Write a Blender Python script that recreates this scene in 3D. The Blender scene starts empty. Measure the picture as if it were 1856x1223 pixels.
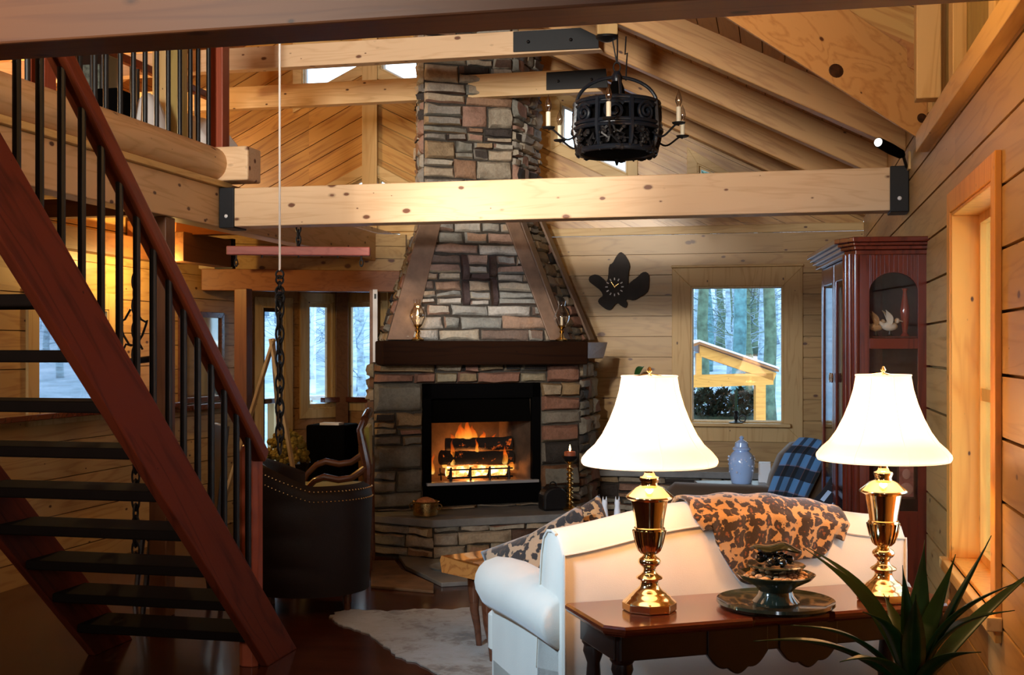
import bpy, bmesh, math, random
from math import sin, cos, tan, atan, atan2, pi, radians, sqrt, exp
from mathutils import Vector, Matrix, noise

random.seed(11)
SC = bpy.context.scene
COL = SC.collection

# ------------------------------------------------------------------ camera
F, EYE, HOR, CX0 = 2160.0, 1.57, 632.0, 928.0
YAW = radians(12.70)
CY, SY = cos(YAW), sin(YAW)
cam_data = bpy.data.cameras.new('camera')
cam = bpy.data.objects.new('camera', cam_data)
COL.objects.link(cam)
cam.location = (0, 0, EYE)
cam.rotation_euler = (pi / 2, 0, YAW)
cam_data.sensor_width = 36.0
cam_data.lens = F / 1856.0 * 36.0
cam_data.shift_y = (HOR - 611.5) / 1856.0
cam_data.clip_start = 0.05
cam_data.clip_end = 400
SC.camera = cam

# ------------------------------------------------------------------ exposure, sky, large lights
SC.view_settings.view_transform = 'Standard'
SC.view_settings.look = 'None'
SC.view_settings.exposure = 0.0
SC.view_settings.gamma = 1.0
SC.view_settings.use_curve_mapping = False

world = bpy.data.worlds.new('overcast_sky')
SC.world = world
world.use_nodes = True
wn = world.node_tree.nodes
wn['Background'].inputs[0].default_value = (0.62, 0.84, 1.0, 1)
wn['Background'].inputs[1].default_value = 4.2


def light(name, kind, loc, energy, color, size=0.1, target=None, **kw):
    d = bpy.data.lights.new(name, kind)
    d.energy = energy
    d.color = color
    if kind == 'AREA':
        d.shape = 'RECTANGLE'
        d.size = kw.get('sx', 1)
        d.size_y = kw.get('sy', 1)
        d.spread = radians(kw.get('spread', 180))
    else:
        d.shadow_soft_size = size
    if kind == 'SPOT':
        d.spot_size = radians(kw.get('angle', 40))
        d.spot_blend = kw.get('blend', 1.0)
    o = bpy.data.objects.new(name, d)
    COL.objects.link(o)
    o.location = loc
    if target is not None:
        o.rotation_euler = (Vector(target) - Vector(loc)).to_track_quat('-Z', 'Y').to_euler()
    return o


# added cool fill spot below the first tie beam, and fills behind the camera
light('fill_spot_cool', 'SPOT', (-2.25, 2.75, 2.25), 430, (0.46, 0.72, 1.0), size=0.12, target=(-0.2, 5.75, 0.55), angle=62, blend=0.7)
light('fill_rear_low', 'AREA', (0.42, -2.3, 1.9), 1.6, (0.78, 0.88, 1.0), target=(-0.7, 9, 1.4), sx=0.45, sy=1.2, spread=50)  # weak cool fill added here; the rear wall has no opening
light('fill_rear_high', 'AREA', (-2.55, -2.3, 3.3), 66, (1.0, 0.92, 0.80), target=(-2.5, 9.5, 3.4), sx=1.0, sy=1.7, spread=52)  # warm fill added to lighten the collar ties and upper beams
# unseen warm fill added in the loft to brighten the gable boards
light('loft_fill', 'POINT', (-6.3, 8.2, 3.3), 165, (1.0, 0.70, 0.36), size=0.08)
# unseen spots: one washing the middle tie beam, one added for the lettered hood
light('beam_spot', 'SPOT', (-1.45, 3.1, 2.85), 640, (1.0, 0.86, 0.70), size=0.08, target=(-1.70, 7.0, 2.46), angle=33, blend=1.0)
light('fill_spot_hood', 'SPOT', (-1.05, 2.95, 2.28), 420, (0.92, 0.96, 1.0), size=0.06, target=(-2.45, 9.3, 1.98), angle=17, blend=0.8)
# lamp below the loft floor
light('loft_soffit_lamp', 'POINT', (-4.5, 8.08, 2.2), 30, (1.0, 0.60, 0.18), size=0.02)
# unseen warm fill under the dormer ceiling beside the camera
light('dormer_fill', 'POINT', (-0.25, 3.6, 2.95), 44, (1.0, 0.56, 0.20), size=0.15)
# glow of the fire itself
light('fire_glow', 'POINT', (-2.47, 9.42, 0.60), 15, (1.0, 0.33, 0.07), size=0.04)

# ------------------------------------------------------------------ coordinate helpers


def LD(lat, D, z):
    return Vector((lat * CY - D * SY, lat * SY + D * CY, z))


def W(px, py, D):
    return LD((px - CX0) / F * D, D, EYE + (HOR - py) / F * D)


def PX(px, D, z):
    return LD((px - CX0) / F * D, D, z)


def th(px):
    return atan((px - CX0) / F) - YAW


def onX(px, X):
    return X / tan(th(px))


def onY(px, Y):
    return Y * tan(th(px))


def dep(x, y):
    return -x * SY + y * CY


def zat(py, x, y):
    return EYE + (HOR - py) / F * dep(x, y)


def FL(px, py, z=0.0):
    D = (EYE - z) * F / (py - HOR)
    return PX(px, D, z)


# ------------------------------------------------------------------ mesh builder
MATS = {}


def lerp(a, b, t):
    return a + (b - a) * t


class MB:
    def __init__(self):
        self.bm = bmesh.new()
        self.uv = None

    def box(self, c, s, rz=0.0, M=None):
        hx, hy, hz = s[0] / 2, s[1] / 2, s[2] / 2
        R = M if M is not None else Matrix.Rotation(rz, 3, 'Z')
        c = Vector(c)
        v = [self.bm.verts.new(c + R @ Vector((x * hx, y * hy, z * hz))) for x in (-1, 1) for y in (-1, 1) for z in (-1, 1)]
        for f in ((0, 1, 3, 2), (4, 6, 7, 5), (0, 4, 5, 1), (2, 3, 7, 6), (0, 2, 6, 4), (1, 5, 7, 3)):
            self.bm.faces.new([v[i] for i in f])
        return self

    def bx(self, x0, x1, y0, y1, z0, z1):
        return self.box(((x0 + x1) / 2, (y0 + y1) / 2, (z0 + z1) / 2), (abs(x1 - x0), abs(y1 - y0), abs(z1 - z0)))

    def beam(self, p0, p1, w, h, up=(0, 0, 1)):
        p0, p1 = Vector(p0), Vector(p1)
        d = (p1 - p0)
        L = d.length
        d.normalize()
        s = d.cross(Vector(up)).normalized()
        u = s.cross(d).normalized()
        M = Matrix((d, s, u)).transposed()
        return self.box((p0 + p1) / 2, (L, w, h), M=M)

    def prism(self, pts, ext):
        ext = Vector(ext)
        a = [self.bm.verts.new(Vector(p)) for p in pts]
        b = [self.bm.verts.new(Vector(p) + ext) for p in pts]
        n = len(pts)
        self.bm.faces.new(a)
        self.bm.faces.new(list(reversed(b)))
        for i in range(n):
            j = (i + 1) % n
            self.bm.faces.new((a[i], a[j], b[j], b[i]))
        return self

    def loft(self, rings, cap=True, closed=True):
        R = [[self.bm.verts.new(Vector(p)) for p in r] for r in rings]
        n = len(R[0])
        for a, b in zip(R, R[1:]):
            for i in range(n if closed else n - 1):
                j = (i + 1) % n
                self.bm.faces.new((a[i], a[j], b[j], b[i]))
        if cap and closed:
            self.bm.faces.new(list(reversed(R[0])))
            self.bm.faces.new(R[-1])
        return self

    def tube(self, pts, r, seg=8, cap=True):
        pts = [Vector(p) for p in pts]
        rs = r if isinstance(r, (list, tuple)) else [r] * len(pts)
        rings = []
        n0 = None
        for i, p in enumerate(pts):
            t = (pts[min(i + 1, len(pts) - 1)] - pts[max(i - 1, 0)])
            if t.length < 1e-9:
                t = Vector((0, 0, 1))
            t.normalize()
            if n0 is None:
                n0 = t.cross(Vector((0, 0, 1)))
                if n0.length < 1e-3:
                    n0 = t.cross(Vector((1, 0, 0)))
            n0 = (n0 - t * n0.dot(t))
            n0.normalize()
            b = t.cross(n0)
            rings.append([p + (n0 * cos(2 * pi * k / seg) + b * sin(2 * pi * k / seg)) * rs[i] for k in range(seg)])
        return self.loft(rings, cap)

    def lathe(self, prof, seg=32, c=(0, 0, 0), ph=0.0, sq=1.0):
        c = Vector(c)
        rings = []
        for r, z in prof:
            rings.append([c + Vector((max(r, 1e-4) * cos(2 * pi * k / seg + ph), max(r, 1e-4) * sq * sin(2 * pi * k / seg + ph), z)) for k in range(seg)])
        return self.loft(rings, True)

    def ball(self, c, r, seg=12, rings=8, sc=(1, 1, 1)):
        c = Vector(c)
        R = []
        for i in range(rings + 1):
            a = -pi / 2 + pi * i / rings
            rr = max(cos(a), 1e-3)
            R.append([c + Vector((r * sc[0] * rr * cos(2 * pi * k / seg), r * sc[1] * rr * sin(2 * pi * k / seg), r * sc[2] * sin(a))) for k in range(seg)])
        return self.loft(R, True)

    def torus(self, c, R, r, seg=24, rs=8, M=None, sx=1.0):
        c = Vector(c)
        M = M or Matrix.Identity(3)
        rings = []
        for i in range(seg):
            a = 2 * pi * i / seg
            ring = []
            for k in range(rs):
                b = 2 * pi * k / rs
                rr = R + r * cos(b)
                ring.append(c + M @ Vector((rr * cos(a) * sx, rr * sin(a), r * sin(b))))
            rings.append(ring)
        rings.append(rings[0])
        V = [[self.bm.verts.new(p) for p in rg] for rg in rings[:-1]]
        V.append(V[0])
        for a, b in zip(V, V[1:]):
            for k in range(rs):
                j = (k + 1) % rs
                self.bm.faces.new((a[k], a[j], b[j], b[k]))
        return self

    def grid(self, fn, nu, nv, uvs=(1, 1)):
        if self.uv is None:
            self.uv = self.bm.loops.layers.uv.new('UVMap')
        V = [[self.bm.verts.new(Vector(fn(i / nu, j / nv))) for j in range(nv + 1)] for i in range(nu + 1)]
        for i in range(nu):
            for j in range(nv):
                f = self.bm.faces.new((V[i][j], V[i + 1][j], V[i + 1][j + 1], V[i][j + 1]))
                for lp, (a, b) in zip(f.loops, ((i, j), (i + 1, j), (i + 1, j + 1), (i, j + 1))):
                    lp[self.uv].uv = (a / nu * uvs[0], b / nv * uvs[1])
        return self

    def build(self, name, m, parent=None, world=False, bevel=0.0, smooth=False, solid=0.0, sub=0, angle=35, recenter=True, seg=2):
        bm = self.bm
        bmesh.ops.recalc_face_normals(bm, faces=bm.faces)
        loc = Vector((0, 0, 0))
        if parent is not None:
            if world:
                bmesh.ops.transform(bm, matrix=MATS[parent.name].inverted(), verts=bm.verts)
        elif recenter and len(bm.verts):
            xs = [v.co.x for v in bm.verts]
            ys = [v.co.y for v in bm.verts]
            zs = [v.co.z for v in bm.verts]
            loc = Vector(((min(xs) + max(xs)) / 2, (min(ys) + max(ys)) / 2, min(zs)))
            bmesh.ops.translate(bm, vec=-loc, verts=bm.verts)
        me = bpy.data.meshes.new(name)
        bm.to_mesh(me)
        bm.free()
        if m is not None:
            me.materials.append(m)
        if smooth:
            for p in me.polygons:
                p.use_smooth = True
        o = bpy.data.objects.new(name, me)
        COL.objects.link(o)
        o.location = loc
        if parent is not None:
            o.parent = parent
            MATS[o.name] = MATS[parent.name]
        else:
            MATS[o.name] = Matrix.Translation(loc)
        if solid:
            md = o.modifiers.new('thickness', 'SOLIDIFY')
            md.thickness = solid
            md.offset = 0
        if bevel:
            md = o.modifiers.new('bevel', 'BEVEL')
            md.width = bevel
            md.segments = seg
            md.limit_method = 'ANGLE'
            md.angle_limit = radians(40)
        if sub:
            md = o.modifiers.new('sub', 'SUBSURF')
            md.levels = sub
            md.render_levels = sub
        if smooth and angle < 180 and not sub:
            md = o.modifiers.new('es', 'EDGE_SPLIT')
            md.split_angle = radians(angle)
        return o


def tag(o, label=None, cat=None, group=None, kind=None):
    if label:
        o['label'] = label
    if cat:
        o['category'] = cat
    if group:
        o['group'] = group
    if kind:
        o['kind'] = kind
    return o


def thing(name, label, cat, loc=(0, 0, 0), rz=0.0, group=None):
    o = bpy.data.objects.new(name, None)
    o.empty_display_size = 0.1
    COL.objects.link(o)
    o.location = loc
    o.rotation_euler = (0, 0, rz)
    MATS[o.name] = Matrix.Translation(Vector(loc)) @ Matrix.Rotation(rz, 4, 'Z')
    return tag(o, label, cat, group)


def part(o, mb_or_src, name=None):
    return o


def copy_tree(o, loc=None, rz=None, label=None, group=None):
    def rec(s, par):
        c = s.copy()
        COL.objects.link(c)
        if par is not None:
            c.parent = par
        for ch in [k for k in list(bpy.data.objects) if k.parent == s]:
            rec(ch, c)
        return c
    r = rec(o, None)
    if loc is not None:
        r.location = loc
    if rz is not None:
        r.rotation_euler = (0, 0, rz)
    MATS[r.name] = Matrix.Translation(r.location) @ Matrix.Rotation(r.rotation_euler.z, 4, 'Z')
    if label:
        r['label'] = label
    if group:
        r['group'] = group
    return r


def struct(o, label=None):
    o['kind'] = 'structure'
    if label:
        o['label'] = label
    return o


# ------------------------------------------------------------------ materials
class NT:
    def __init__(self, name):
        self.m = bpy.data.materials.new(name)
        self.m.use_nodes = True
        self.t = self.m.node_tree
        self.n = self.t.nodes
        self.bsdf = self.n['Principled BSDF']
        self.out = self.n['Material Output']

    def add(self, typ, **kw):
        nd = self.n.new(typ)
        for k, v in kw.items():
            setattr(nd, k, v)
        return nd

    def ln(self, a, b):
        self.t.links.new(a, b)

    def math(self, op, a, b=None, clamp=False):
        nd = self.add('ShaderNodeMath', operation=op, use_clamp=clamp)
        for i, x in enumerate((a, b)):
            if x is None:
                continue
            if isinstance(x, (int, float)):
                nd.inputs[i].default_value = x
            else:
                self.ln(x, nd.inputs[i])
        return nd.outputs[0]

    def ramp(self, fac, stops, interp='LINEAR'):
        nd = self.add('ShaderNodeValToRGB')
        cr = nd.color_ramp
        cr.interpolation = interp
        while len(cr.elements) < len(stops):
            cr.elements.new(0.5)
        for e, (p, c) in zip(cr.elements, stops):
            e.position = p
            e.color = (c[0], c[1], c[2], 1) if len(c) == 3 else c
        self.ln(fac, nd.inputs[0])
        return nd.outputs[0]

    def mix(self, fac, a, b, blend='MIX'):
        nd = self.add('ShaderNodeMix', data_type='RGBA', blend_type=blend)
        for sock, x in ((nd.inputs[0], fac), (nd.inputs[6], a), (nd.inputs[7], b)):
            if isinstance(x, (int, float)):
                sock.default_value = x
            elif isinstance(x, (tuple, list)):
                sock.default_value = (x[0], x[1], x[2], 1)
            else:
                self.ln(x, sock)
        return nd.outputs[2]

    def noise(self, vec, scale, detail=4, rough=0.5, dist=0.0):
        nd = self.add('ShaderNodeTexNoise')
        nd.inputs['Scale'].default_value = scale
        nd.inputs['Detail'].default_value = detail
        nd.inputs['Roughness'].default_value = rough
        nd.inputs['Distortion'].default_value = dist
        if vec is not None:
            self.ln(vec, nd.inputs['Vector'])
        return nd

    def voro(self, vec, scale, feature='F1', rnd=1.0):
        nd = self.add('ShaderNodeTexVoronoi', feature=feature)
        nd.inputs['Scale'].default_value = scale
        nd.inputs['Randomness'].default_value = rnd
        if vec is not None:
            self.ln(vec, nd.inputs['Vector'])
        return nd

    def obj(self):
        return self.add('ShaderNodeTexCoord').outputs['Object']

    def mapping(self, vec, scale=(1, 1, 1), rot=(0, 0, 0), loc=(0, 0, 0)):
        nd = self.add('ShaderNodeMapping')
        nd.inputs['Scale'].default_value = scale
        nd.inputs['Rotation'].default_value = rot
        nd.inputs['Location'].default_value = loc
        self.ln(vec, nd.inputs['Vector'])
        return nd.outputs[0]

    def bump(self, h, strength=0.3, dist=0.01):
        nd = self.add('ShaderNodeBump')
        nd.inputs['Strength'].default_value = strength
        nd.inputs['Distance'].default_value = dist
        self.ln(h, nd.inputs['Height'])
        self.ln(nd.outputs[0], self.bsdf.inputs['Normal'])

    def set(self, **kw):
        for k, v in kw.items():
            s = self.bsdf.inputs[k.replace('_', ' ')]
            if isinstance(v, (tuple, list)):
                s.default_value = (v[0], v[1], v[2], 1)
            elif isinstance(v, (int, float)):
                s.default_value = v
            else:
                self.ln(v, s)
        return self


def island(nt):
    return nt.add('ShaderNodeNewGeometry').outputs['Random Per Island']


def wood(name, light_c, dark_c, axis='x', rot=(0, 0, 0), knots=1.0, rough=0.45, scale=1.0, tint=0.25, knot_c=(0.09, 0.03, 0.012), coat=0.0, spec=0.4):
    nt = NT(name)
    v = nt.obj()
    if rot != (0, 0, 0):
        v = nt.mapping(v, rot=rot)
    rnd = island(nt)
    cmb = nt.add('ShaderNodeCombineXYZ')
    for i, k in enumerate((17.3, 9.1, 13.7)):
        nt.ln(nt.math('MULTIPLY', rnd, k), cmb.inputs[i])
    va = nt.add('ShaderNodeVectorMath', operation='ADD')
    nt.ln(v, va.inputs[0])
    nt.ln(cmb.outputs[0], va.inputs[1])
    v = va.outputs[0]
    ai = 'xyz'.index(axis)

    def sc(a, c):
        s = [c * scale] * 3
        s[ai] = a * scale
        return tuple(s)
    # cathedral grain
    n1 = nt.noise(nt.mapping(v, sc(0.55, 5.0)), 1.0, 3, 0.5, 0.5)
    rings = nt.math('FRACT', nt.math('MULTIPLY', n1.outputs[0], 9.0))
    rings = nt.math('PINGPONG', rings, 0.5)
    n2 = nt.noise(nt.mapping(v, sc(1.6, 55.0)), 1.0, 3, 0.6)
    g = nt.math('ADD', nt.math('MULTIPLY', rings, 0.95), nt.math('MULTIPLY', n2.outputs[0], 0.5))
    mid = tuple((a + b) / 2 for a, b in zip(light_c, dark_c))
    colr = nt.ramp(g, [(0.12, light_c), (0.50, light_c), (0.72, mid), (0.95, dark_c)])
    # board to board tint
    tintv = nt.math('ADD', nt.math('MULTIPLY', rnd, tint), 1.0 - tint / 2)
    tc = nt.add('ShaderNodeCombineColor')
    for i in range(3):
        nt.ln(tintv, tc.inputs[i])
    colr = nt.mix(1.0, colr, tc.outputs[0], 'MULTIPLY')
    if knots > 0:
        nz = nt.noise(nt.mapping(v, sc(12, 12)), 1.0, 2)
        wob = nt.math('MULTIPLY', nt.math('SUBTRACT', nz.outputs[0], 0.5), 0.12)
        vo = nt.voro(nt.mapping(v, sc(6.0, 11.0)), 1.0, 'F1', 1.0)
        d = nt.math('ADD', vo.outputs['Distance'], wob)
        sep = nt.add('ShaderNodeSeparateColor')
        nt.ln(vo.outputs['Color'], sep.inputs[0])
        d = nt.math('DIVIDE', d, nt.math('ADD', nt.math('MULTIPLY', nt.math('POWER', sep.outputs[0], 1.6), 0.15 * knots), 0.035))
        halo = nt.ramp(d, [(0.0, (1, 1, 1)), (0.6, (0.95, 0.95, 0.95)), (0.74, (0.35, 0.35, 0.35)), (1.0, (0, 0, 0))])
        colr = nt.mix(halo, colr, knot_c)
    nt.set(Base_Color=colr, Roughness=rough)
    nt.bsdf.inputs['Specular IOR Level'].default_value = spec
    if coat:
        nt.set(Coat_Weight=coat, Coat_Roughness=0.12)
    nt.bump(n2.outputs[0], 0.12, 0.002)
    return nt.m


def plain(name, c, rough=0.5, metal=0.0, spec=0.5, nscale=0, namp=0.15, bump=0.0, coat=0.0, bscale=60, sheen=0.0):
    nt = NT(name)
    if nscale:
        n = nt.noise(nt.obj(), nscale, 5, 0.6)
        lo = tuple(x * (1 - namp) for x in c)
        hi = tuple(min(1, x * (1 + namp)) for x in c)
        nt.set(Base_Color=nt.ramp(n.outputs[0], [(0.3, lo), (0.7, hi)]))
    else:
        nt.set(Base_Color=c)
    nt.set(Roughness=rough, Metallic=metal)
    nt.bsdf.inputs['Specular IOR Level'].default_value = spec
    if coat:
        nt.set(Coat_Weight=coat, Coat_Roughness=0.08)
    if sheen:
        nt.set(Sheen_Weight=sheen)
    if bump:
        n = nt.noise(nt.obj(), bscale, 4, 0.6)
        nt.bump(n.outputs[0], bump, 0.01)
    return nt.m


def emis(name, c, s):
    nt = NT(name)
    nt.set(Base_Color=(0, 0, 0), Emission_Color=c, Emission_Strength=s)
    return nt.m


def glass_mat(name, tintc=(1, 1, 1), gloss=0.07, rough=0.02):
    nt = NT(name)
    tr = nt.add('ShaderNodeBsdfTransparent')
    tr.inputs[0].default_value = (*tintc, 1)
    gl = nt.add('ShaderNodeBsdfGlossy')
    gl.inputs['Roughness'].default_value = rough
    lw = nt.add('ShaderNodeLayerWeight')
    lw.inputs[0].default_value = 0.25
    fac = nt.math('ADD', nt.math('MULTIPLY', lw.outputs['Fresnel'], 0.6), gloss, True)
    mx = nt.add('ShaderNodeMixShader')
    nt.ln(fac, mx.inputs[0])
    nt.ln(tr.outputs[0], mx.inputs[1])
    nt.ln(gl.outputs[0], mx.inputs[2])
    nt.ln(mx.outputs[0], nt.out.inputs[0])
    return nt.m


PINE_L, PINE_D = (0.60, 0.40, 0.17), (0.40, 0.21, 0.07)
M = {}
M['siding_back'] = wood('pine_siding_back', (0.47, 0.30, 0.115), (0.32, 0.175, 0.055), 'x', knots=1.9, tint=0.22, rough=0.36, knot_c=(0.10, 0.03, 0.01))
M['siding_right'] = wood('pine_siding_right', (0.47, 0.285, 0.10), (0.32, 0.165, 0.045), 'y', knots=1.0, tint=0.22, rough=0.38)
M['siding_left'] = wood('pine_siding_left', (0.58, 0.36, 0.14), (0.36, 0.17, 0.05), 'y', knots=1.0, tint=0.25, rough=0.4)
M['siding_bay'] = wood('pine_siding_bay', (0.42, 0.22, 0.085), (0.26, 0.11, 0.036), 'x', knots=0.8, tint=0.2)
HB = radians(25)
M['herring_left'] = wood('orange_pine_herringbone_left', (0.50, 0.26, 0.065), (0.26, 0.085, 0.018), 'x', rot=(0, radians(26.6), 0), knots=0, tint=0.3, rough=0.35)
M['herring_right'] = wood('orange_pine_herringbone_right', (0.50, 0.29, 0.095), (0.28, 0.105, 0.025), 'x', rot=(0, -radians(26.6), 0), knots=0, tint=0.3, rough=0.28)
M['trim_x'] = wood('pine_trim_x', (0.62, 0.44, 0.20), (0.46, 0.28, 0.10), 'x', knots=0.5, tint=0.1)
M['trim_y'] = wood('pine_trim_y', (0.66, 0.42, 0.15), (0.48, 0.26, 0.07), 'y', knots=0.5, tint=0.1)
M['trim_z'] = wood('pine_trim_z', (0.62, 0.43, 0.19), (0.46, 0.27, 0.09), 'z', knots=0.6, tint=0.1)
M['orange_z'] = wood('honey_pine_jamb', (0.74, 0.34, 0.06), (0.54, 0.20, 0.025), 'z', knots=0.6, tint=0.05)
M['beam_x'] = wood('pale_pine_beam_x', (0.76, 0.53, 0.32), (0.64, 0.40, 0.21), 'x', knots=1.9, scale=1.35, tint=0.05, rough=0.5, knot_c=(0.15, 0.045, 0.013))
M['beam_warm_x'] = wood('honey_pine_beam_x', (0.74, 0.52, 0.27), (0.56, 0.34, 0.14), 'x', knots=0.8, tint=0.1)
M['beam_dark_x'] = wood('red_brown_beam_x', (0.14, 0.050, 0.017), (0.09, 0.027, 0.010), 'x', knots=1.6, tint=0.1, knot_c=(0.03, 0.008, 0.004))
M['beam_y'] = wood('pine_beam_y', (0.66, 0.42, 0.21), (0.48, 0.26, 0.10), 'y', knots=1.6, tint=0.1)
M['beam_brown_x'] = wood('brown_lintel_x', (0.33, 0.13, 0.045), (0.20, 0.07, 0.022), 'x', knots=0.3, tint=0.1)
M['beam_brown_y'] = wood('brown_beam_y', (0.19, 0.08, 0.028), (0.12, 0.043, 0.015), 'y', knots=0.4, tint=0.1)
M['rafter'] = wood('pine_rafter', (0.60, 0.34, 0.13), (0.40, 0.18, 0.055), 'x', rot=(0, -radians(26.6), 0), knots=0.9, tint=0.15)
M['roof_boards'] = wood('roof_boards', (0.36, 0.16, 0.045), (0.22, 0.075, 0.02), 'y', knots=0.5, tint=0.25)
M['stair'] = wood('red_stained_wood', (0.150, 0.034, 0.016), (0.060, 0.012, 0.006), 'x', rot=(0, 0, 0), knots=0, tint=0.1, rough=0.3)
M['stair_y'] = wood('red_stained_stringer', (0.125, 0.022, 0.009), (0.035, 0.006, 0.003), 'y', rot=(radians(43), 0, 0), knots=0.25, tint=0.1, rough=0.55, knot_c=(0.03, 0.006, 0.004), spec=0.12)
M['rail_y'] = wood('red_stained_rail', (0.15, 0.030, 0.010), (0.08, 0.014, 0.005), 'y', rot=(radians(43), 0, 0), knots=0, tint=0.05, rough=0.4, spec=0.2)
M['newel'] = wood('red_stained_newel', (0.30, 0.060, 0.024), (0.18, 0.032, 0.013), 'z', knots=0.0, tint=0.1, rough=0.4)
M['tread'] = plain('dark_tread', (0.006, 0.003, 0.002), 0.85, spec=0.08, nscale=12)
M['mahogany'] = wood('mahogany', (0.115, 0.016, 0.007), (0.040, 0.006, 0.003), 'z', knots=0, tint=0.06, rough=0.25, coat=0.3)
M['mahogany_x'] = wood('mahogany_top', (0.12, 0.022, 0.008), (0.05, 0.008, 0.004), 'x', knots=0, tint=0.06, rough=0.18, coat=0.7)
M['dark_wood'] = plain('ebonised_wood', (0.02, 0.011, 0.008), 0.3, nscale=20, coat=0.4)
M['mantel_end'] = wood('brown_mantel_end', (0.22, 0.12, 0.05), (0.14, 0.065, 0.025), 'x', knots=0.3, tint=0.1)
M['mantel'] = wood('dark_mantel', (0.020, 0.008, 0.004), (0.009, 0.004, 0.003), 'x', knots=0.4, tint=0.1, rough=0.85, knot_c=(0.01, 0.004, 0.003), spec=0.05)
M['slab_wood'] = wood('live_edge_slab', (0.50, 0.19, 0.045), (0.22, 0.06, 0.014), 'x', knots=1.2, tint=0.1, rough=0.15, coat=0.8, knot_c=(0.12, 0.03, 0.01))
M['chair_wood'] = wood('carved_walnut', (0.12, 0.04, 0.018), (0.05, 0.015, 0.007), 'x', knots=0, tint=0.1, rough=0.25, coat=0.5)
M['beam_brown_z'] = wood('brown_post', (0.15, 0.058, 0.022), (0.09, 0.03, 0.011), 'z', knots=0.3, tint=0.1)
M['knot'] = plain('dark_knot', (0.05, 0.018, 0.007), 0.5, nscale=40, namp=0.6)
M['red_bar'] = wood('red_painted_bar', (0.42, 0.11, 0.085), (0.28, 0.06, 0.05), 'x', knots=0, tint=0.1, rough=0.5)
M['easel'] = wood('easel_pine', (0.55, 0.40, 0.20), (0.40, 0.26, 0.11), 'z', knots=0.2, tint=0.1)
M['iron'] = plain('black_iron', (0.007, 0.007, 0.009), 0.45, metal=0.0, spec=0.35, nscale=30)
M['iron_blue'] = plain('blue_black_iron', (0.011, 0.016, 0.026), 0.30, metal=0.25, spec=0.7, nscale=40, bump=0.15)
M['steel_plate'] = plain('black_steel_plate', (0.005, 0.007, 0.011), 0.5, metal=0.0, spec=0.3)
M['brass'] = plain('polished_brass', (0.93, 0.73, 0.40), 0.12, metal=1.0)
M['brass_old'] = plain('aged_brass', (0.62, 0.42, 0.16), 0.22, metal=1.0, nscale=30, bump=0.2)
M['cable'] = plain('white_cord', (0.82, 0.80, 0.78), 0.5)
M['candle'] = plain('ivory_wax', (0.85, 0.78, 0.60), 0.5)
M['white'] = plain('white_paint', (0.78, 0.80, 0.84), 0.5)
M['bulb'] = glass_mat('clear_bulb', (0.95, 0.95, 0.95), 0.32)
M['glass'] = glass_mat('window_pane')
M['door_glass'] = glass_mat('cabinet_glass', (0.9, 0.88, 0.86), 0.02)
M['lamp_glass'] = glass_mat('hurricane_glass', (0.96, 0.95, 0.93), 0.12)
M['black'] = plain('soot_black', (0.002, 0.0018, 0.0018), 0.9, spec=0.04)
M['firebrick'] = plain('sooty_firebrick', (0.07, 0.045, 0.03), 0.9, nscale=6, namp=0.5, bump=0.3)
M['insert'] = plain('black_insert_metal', (0.002, 0.002, 0.0025), 0.8, spec=0.04)
M['slate'] = plain('grey_slate', (0.22, 0.235, 0.25), 0.32, nscale=6, namp=0.25, bump=0.25, bscale=18)
M['slate_brown'] = plain('brown_flagstone', (0.17, 0.10, 0.055), 0.6, nscale=7, namp=0.35, bump=0.3, bscale=22)
M['slate_trim'] = plain('taupe_stone_trim', (0.20, 0.125, 0.085), 0.5, nscale=5, namp=0.4, bump=0.2, bscale=20)
M['mortar'] = plain('dark_mortar', (0.050, 0.043, 0.036), 0.95, nscale=40, namp=0.4, bump=0.4)


def stone_mat(name, pal, rough=0.75):
    nt = NT(name)
    r = island(nt)
    stops = [(i / len(pal), c) for i, c in enumerate(pal)]
    base = nt.ramp(r, stops, 'CONSTANT')
    v = nt.obj()
    n = nt.noise(v, 9, 6, 0.65)
    n2 = nt.noise(v, 45, 5, 0.7)
    shade = nt.ramp(n.outputs[0], [(0.28, (0.62, 0.58, 0.55)), (0.5, (1, 1, 1)), (0.75, (1.0, 0.92, 0.82))])
    c = nt.mix(1.0, base, shade, 'MULTIPLY')
    sp = nt.ramp(n2.outputs[0], [(0.35, (0.72, 0.72, 0.72)), (0.6, (1, 1, 1))])
    c = nt.mix(0.8, c, sp, 'MULTIPLY')
    nt.set(Base_Color=c, Roughness=rough)
    h = nt.math('ADD', nt.math('MULTIPLY', n.outputs[0], 0.7), nt.math('MULTIPLY', n2.outputs[0], 0.4))
    nt.bump(h, 0.9, 0.022)
    return nt.m


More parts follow.
